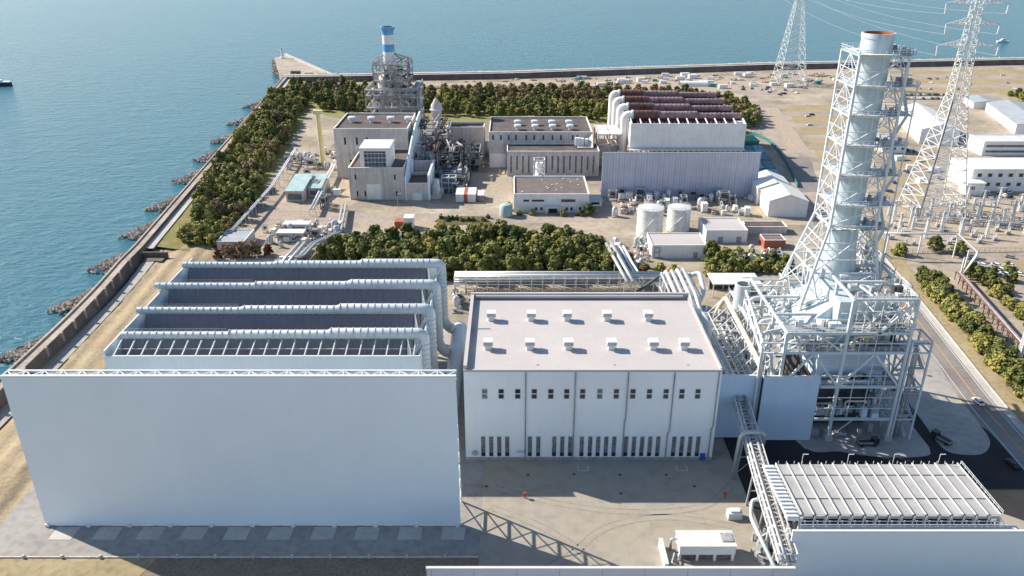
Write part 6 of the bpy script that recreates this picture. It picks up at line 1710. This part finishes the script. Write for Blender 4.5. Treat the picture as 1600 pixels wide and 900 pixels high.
    # hydrants, lamp posts, worker
    hyd = thing('red_hydrant', 'x', 'hydrant'); WO[hyd.name] = V((0, 0, 0))
    b = MB(); b.cyl(0, 0, .02, 1.1, .2, None, 10); b.build('barrel', 'red_paint', hyd); b = MB(); b.obox(0, 0, 1.1, .7, .7, .6); b.build('hose_box', 'red_paint', hyd)
    hp = Placer(hyd)
    for px, py, lab in ((820, 778, 'red hydrant on the yard in front of the hall'), (1132, 778, 'red hydrant beside the pipe bridge in the yard'), (1443, 586, 'red hydrant on the apron beside the stair tower')): hp.put((*G(px, py), .03), .1, lab, 'red hydrants')
    hp.done()
    # far site debris heaps along the shore ground
    heap = thing('material_heap', 'x', 'heap'); WO[heap.name] = V((0, 0, 0)); b = MB()
    for q in range(9): rock(b, R.uniform(-2.5, 2.5), R.uniform(-1.5, 1.5), .5, R.uniform(.7, 1.4))
    b.build('pile', 'rock', heap)
    box = thing('site_cabin', 'x', 'cabin'); WO[box.name] = V((0, 0, 0)); MB().box(-3.4, 3.4, -1.6, 1.6, .05, 2.7).build('wall', 'white_wall', box); MB().box(-3.5, 3.5, -1.7, 1.7, 2.703, 2.9).build('roof', 'white_roof', box)
    tarp = thing('green_stack', 'x', 'stack'); WO[tarp.name] = V((0, 0, 0)); MB().box(-2.4, 2.4, -1.4, 1.4, .05, 2.2).build('load', 'green_sheet', tarp); MB().box(-2.1, 2.1, -1.1, 1.1, 2.2, 2.8).build('top_layer', 'teal_sheet', tarp)
    ph, pb, pt = Placer(heap), Placer(box), Placer(tarp)
    for i in range(80):
        px = rr.uniform(640, 1340); py = 125 - (px - 800) * .022 + rr.uniform(-5, 9) + 4
        ph.put((*G(px, py), 0), rr.uniform(0, 3), 'heap of dark rubble on the bare shore ground', 'rubble heaps by the far sea wall', rr.uniform(.7, 1.5))
    for i in range(40):
        px = rr.uniform(900, 1340); py = 122 - (px - 800) * .022 + rr.uniform(-4, 18) + 6
        (pb if i % 4 else pt).put((*G(px, py), 0), rr.uniform(-.3, .3), 'white site cabin on the bare shore ground' if i % 4 else 'green sheeted stack on the bare shore ground', 'site stores by the far sea wall', rr.uniform(.7, 1.3))
    for px, py in ((1385, 190), (1395, 182), (1460, 268), (1425, 265), (1440, 285), (1405, 250)):
        pb.put((*G(px, py), 0), rr.uniform(-.4, .4), 'white site cabin near the big white warehouse', 'site cabins near the warehouse')
    ph.done(); pb.done(); pt.done()
    t = thing('low_marquee', 'long low white marquee on the shore ground behind the rusty condenser', 'marquee', (180, 800, 0)); x, y = G(1083, 134)
    b = MB()
    for k in range(9):
        a0, a1 = PI * k / 9, PI * (k + 1) / 9; b.add([(x - 13, y - 5 * math.cos(a0), 4.5 * math.sin(a0)), (x + 13, y - 5 * math.cos(a0), 4.5 * math.sin(a0)), (x + 13, y - 5 * math.cos(a1), 4.5 * math.sin(a1)), (x - 13, y - 5 * math.cos(a1), 4.5 * math.sin(a1))], [(0, 1, 2, 3)])
    b.build('canopy', 'tent_white', t)
    lamp = thing('lamp_post', 'x', 'lamp post'); WO[lamp.name] = V((0, 0, 0)); b = MB(); b.cyl(0, 0, 0, 8, .14, .09, 8); b.build('pole', 'galv', lamp); b = MB(); b.beam((0, 0, 7.9), (1.6, 0, 8.2), .14); b.obox(1.8, 0, 8.1, .9, .3, .15); b.build('lamp_head', 'white_steel', lamp)
    lp = Placer(lamp)
    for px, py, lab in ((884, 448, 'slim lamp post standing in the middle of the wood'), (622, 325, 'slim lamp post before the old boiler building'), (420, 265, 'slim lamp post at the edge of the tree belt'), (1500, 430, 'slim lamp post on the lot beside the hedge'), (1582, 425, 'slim lamp post beside the dark shrubs of the lot')): lp.put((*G(px, py), 0), 0, lab, 'lamp posts')
    lp.done()
vehicles()

# ================================================================ TREES
def tree_proto(name, lm, h, rad, n, seed, clumps, low=.25, card=.60):
    rr = random.Random(seed); o = thing(name, 'x', 'tree'); WO[o.name] = V((0, 0, 0))
    b = MB(); b.tube([(0, 0, -.6), (.1, 0, h * .3), (.25, .1, h * .62)], [.28, .2, .09], 7)
    cl = []
    for k in range(int(clumps * 1.5)):
        a = rr.uniform(0, 2 * PI); u = rr.random(); z = h * (low + (1 - low) * u * .92)
        w = rad * (1.0 - .62 * max(0, (u - .35) / .65) ** 1.3) * rr.uniform(.35, .95)
        cl.append(V((w * math.cos(a), w * math.sin(a), z))); 
        if k % 2 == 0: b.tube([(.1, 0, h * (.2 + .35 * u)), cl[-1]], [.1, .04], 5)
    b.build('trunk', 'bark', o, smooth=True)
    b = MB()
    for c in cl:
        cr = rad * rr.uniform(.18, .40)
        for k in range(int(n * 1.15)):
            d = V((rr.gauss(0, 1), rr.gauss(0, 1), rr.gauss(0, 1))).normalized()
            p = c + V((d.x, d.y, d.z * .75)) * cr * rr.uniform(.4, 1.15)
            nrm = (d + V((rr.uniform(-.7, .7), rr.uniform(-.7, .7), rr.uniform(-.2, .9)))).normalized()
            s = nrm.cross(V((rr.random(), rr.random(), rr.random() + .1))).normalized(); u = nrm.cross(s); q = card * rr.uniform(.6, 1.2) * .56
            b.add([p - s * q - u * q * .7, p + s * q * .9 - u * q, p + s * q * .7 + u * q, p - s * q + u * q * .8], [(0, 1, 2, 3)])
    b.build('crown', lm, o)
    return o
def forests():
    rr = random.Random(77)
    kinds = {
        'pine_a': tree_proto('pine_tree', 'leaf_dark', 9.0, 2.9, 50, 1, 26), 'pine_b': tree_proto('pine_tree', 'leaf_dark', 8.0, 3.3, 50, 2, 28), 'pine_c': tree_proto('pine_tree', 'leaf_olive', 8.4, 3.0, 50, 3, 26),
        'broad_a': tree_proto('broadleaf_tree', 'leaf_olive', 7.0, 3.4, 50, 4, 26, .2), 'broad_b': tree_proto('broadleaf_tree', 'leaf_olive', 6.2, 3.1, 46, 5, 24, .15), 'broad_c': tree_proto('broadleaf_tree', 'leaf_dark', 7.4, 3.4, 48, 6, 25, .2),
        'brown_a': tree_proto('bare_tree', 'leaf_brown', 7.2, 3.2, 30, 7, 24, .2), 'rust_a': tree_proto('rusty_tree', 'leaf_rust', 5.0, 2.4, 34, 8, 16, .15),
        'shrub_a': tree_proto('round_shrub', 'leaf_dark', 2.6, 1.6, 34, 9, 10, .1, .55), 'shrub_b': tree_proto('hedge_bush', 'leaf_olive', 4.6, 2.8, 44, 10, 18, .08, .6),
    }
    pl = {k: Placer(o) for k, o in kinds.items()}
    words_ = {'pine_a': 'tall dark green pine', 'pine_b': 'broad dark green pine', 'pine_c': 'olive green pine', 'broad_a': 'olive broadleaf tree', 'broad_b': 'low olive broadleaf tree', 'broad_c': 'dark broadleaf tree', 'brown_a': 'thin brown half bare tree', 'rust_a': 'rusty red tree', 'shrub_a': 'small round dark shrub', 'shrub_b': 'bushy olive hedge plant'}
    total = [0]
    def fill(poly, sp, mix, where, group, px=True, zf=None, sc=(.85, 1.25), cap=999):
        pts = [G(*p) for p in poly] if px else poly
        xs = [p[0] for p in pts]; ys = [p[1] for p in pts]; got = []; tries = 0
        while tries < 4000 and len(got) < cap:
            tries += 1
            x, y = rr.uniform(min(xs), max(xs)), rr.uniform(min(ys), max(ys))
            if not inpoly(x, y, pts): continue
            if any((x - a) ** 2 + (y - c) ** 2 < sp * sp for a, c in got): continue
            got.append((x, y)); k = rr.choice(mix); s = rr.uniform(*sc)
            pl[k].put((x, y, zf(x, y) if zf else .1), rr.uniform(0, 6.28), words_[k] + ' ' + where, group, (s * rr.uniform(.9, 1.15), s * rr.uniform(.9, 1.15), s * rr.uniform(.88, 1.12)))
            total[0] += 1
        return got
    def zbelt(x, y):
        cx = -174 + (-221 + 174) * (y - 343) / 443; d = x - cx
        return max(.1, 3.4 - max(0, d - 13) * .11)
    fill([(-86, 330), (-82, 350), (-60, 357), (-30, 359), (20, 357), (40, 346), (44, 332), (42, 317), (-18, 314), (-60, 322)], 4.5, ['pine_a', 'pine_b', 'pine_b', 'pine_c', 'pine_a', 'broad_c'], 'in the wood behind the hall', 'trees of the wood behind the hall', px=False, sc=(.85, 1.4))
    fill([(-156, 351), (-138, 352), (-139, 400), (-150, 470), (-157, 530), (-166, 610), (-176, 690), (-205, 700), (-199, 610), (-187, 530), (-174, 450), (-163, 390)], 5.0, ['broad_a', 'broad_b', 'broad_a', 'pine_c', 'brown_a', 'broad_c'], 'in the belt beside the sea wall', 'trees of the belt beside the sea wall', px=False, zf=zbelt, sc=(.6, 1.4))
    fill([(-166, 690), (-158, 650), (-120, 655), (-70, 650), (-68, 730), (-120, 735), (-170, 755), (-200, 752), (-203, 706)], 8.0, ['broad_c', 'pine_a', 'broad_a', 'brown_a'], 'in the belt beyond the old boiler building', 'trees behind the old plant', px=False, zf=lambda x, y: .1, sc=(1.1, 1.5))
    fill([(-62, 640), (92, 615), (92, 660), (-62, 680)], 8.0, ['broad_a', 'pine_c', 'broad_c', 'pine_a'], 'in the nearer row behind the turbine building', 'trees behind the old plant', px=False, sc=(1.1, 1.45))
    fill([(-62, 700), (95, 690), (160, 690), (162, 722), (92, 735), (-62, 735)], 8.4, ['brown_a', 'brown_a', 'broad_c', 'brown_a'], 'in the brown farther row behind the turbine building', 'trees behind the old plant', px=False, sc=(1.1, 1.45))
    fill([(164, 700), (188, 700), (196, 640), (190, 600), (170, 596), (152, 640)], 7.6, ['broad_c', 'brown_a', 'broad_a'], 'at the far end of the rusty condenser', 'trees beside the rusty condenser', px=False, sc=(1.1, 1.5))
    # hedges by the main road
    for k in range(34):
        u = k / 33; x = 176.5 + (166.5 - 176.5) * u; y = 312 + (206 - 312) * u
        for s in (-1.3, 1.6):
            kk = rr.choice(('shrub_b', 'shrub_b', 'broad_c', 'pine_b')); pl[kk].put((x + s + rr.uniform(-.7, .7), y + rr.uniform(-1.4, 1.4), .1), rr.uniform(0, 6), words_[kk] + ' in the hedge along the main road', 'hedge plants along the main road', rr.uniform(1.0, 1.4) if kk == 'shrub_b' else rr.uniform(.7, 1.0)); total[0] += 1
    for k in range(14):
        u = k / 13; kk = rr.choice(('broad_c', 'broad_c', 'shrub_b', 'pine_b')); pl[kk].put((200 - u * 2 + rr.uniform(-2, 2), 318 - u * 50, .1), rr.uniform(0, 6), words_[kk] + ' in the second hedge beyond the pale lot', 'trees beyond the pale lot', rr.uniform(.8, 1.1)); total[0] += 1
    fill([(1110, 402), (1225, 408), (1232, 428), (1110, 432)], 4.6, ['shrub_b', 'broad_b', 'broad_c', 'shrub_b'], 'in the strip behind the open shelter', 'shrubs behind the open shelter', sc=(.8, 1.1))
    fill([(960, 425), (1055, 422), (1055, 435), (965, 437)], 4.4, ['shrub_b', 'broad_b', 'rust_a'], 'in the strip behind the crane boom', 'shrubs behind the crane', sc=(.7, 1.0))
    fill([(335, 400), (420, 395), (420, 404), (340, 406)], 5.0, ['rust_a', 'brown_a'], 'behind the ribbed ducts next to the tree belt', 'brown trees behind the ribbed ducts', sc=(.8, 1.1))
    for px, py, k in ((795, 328, 'broad_c'), (812, 336, 'shrub_b'), (832, 336, 'shrub_b'), (905, 337, 'shrub_b'), (920, 336, 'broad_c'), (880, 337, 'shrub_b')):
        pl[k].put((*G(px, py), .05), rr.uniform(0, 6), words_[k] + ' against the office block front', 'planting round the office block', rr.uniform(.6, .9)); total[0] += 1
    for px in (690, 698, 706, 722, 731, 755, 762, 700, 715, 740): pl['shrub_a'].put((*G(px, 341 + (px % 3) * 2), .05), px, 'small round dark shrub on the planted bed by the cross road', 'shrubs of the planted bed', .9); total[0] += 1
    sheet('planted_bed', [(678, 346), (690, 338), (755, 338), (772, 350), (690, 353)], 'undergrowth', .06)
    for px, py, k in ((1460, 392, 'broad_c'), (1497, 400, 'broad_c'), (1405, 398, 'shrub_b'), (1590, 152, 'broad_c'), (1598, 158, 'broad_a'), (1578, 150, 'shrub_b'), (1548, 430, 'shrub_a'), (1575, 425, 'shrub_a'), (1578, 440, 'shrub_a'), (1520, 430, 'shrub_b'), (1608, 155, 'broad_c')):
        pl[k].put((*G(px, py), .05), rr.uniform(0, 6), words_[k] + (' at the far edge of the dry field' if py < 200 else ' on the dry ground below the substation fence'), 'lone trees of the dry ground', rr.uniform(.9, 1.3) * (1.6 if k == 'shrub_a' else 1)); total[0] += 1
    for p in pl.values(): p.done()
    print('trees', total[0])
forests()

# ================================================================ CAMERA, LIGHT
cam = bpy.data.cameras.new('camera'); co = bpy.data.objects.new('camera', cam); C.objects.link(co)
co.location = (0, 0, CAM_H); co.rotation_euler = (PI / 2 - CAM_T, 0, 0)
cam.sensor_width = 36; cam.lens = CAM_F / 1600 * 36; cam.clip_start = 1; cam.clip_end = 30000
SC.camera = co
SUN_EL = math.radians(34); DX, DY = .903, -.43
w = bpy.data.worlds.new('World'); SC.world = w; w.use_nodes = True
nt = w.node_tree; bg = nt.nodes['Background']
sky = nt.nodes.new('ShaderNodeTexSky'); sky.sky_type = 'NISHITA'; sky.sun_disc = False
sky.sun_elevation = SUN_EL; sky.sun_rotation = math.atan2(-DX, -DY)
sky.air_density = 1.0; sky.dust_density = .5; sky.ozone_density = 2.0
nt.links.new(sky.outputs[0], bg.inputs['Color']); bg.inputs['Strength'].default_value = .105
sl = bpy.data.lights.new('sun', 'SUN'); sl.energy = 5.0; sl.angle = math.radians(.53); sl.color = (1, .90, .77)
so = bpy.data.objects.new('sun', sl); C.objects.link(so)
d = V((DX * math.cos(SUN_EL), DY * math.cos(SUN_EL), -math.sin(SUN_EL)))
so.rotation_euler = d.to_track_quat('-Z', 'Y').to_euler()
so.location = (0, 0, 300)
SC.view_settings.view_transform = 'Standard'; SC.view_settings.look = 'None'
SC.view_settings.exposure = 0.80; SC.view_settings.gamma = 1.0; SC.view_settings.use_curve_mapping = False
SC.cycles.use_denoising = True
SC.cycles.max_bounces = 5; SC.cycles.diffuse_bounces = 3
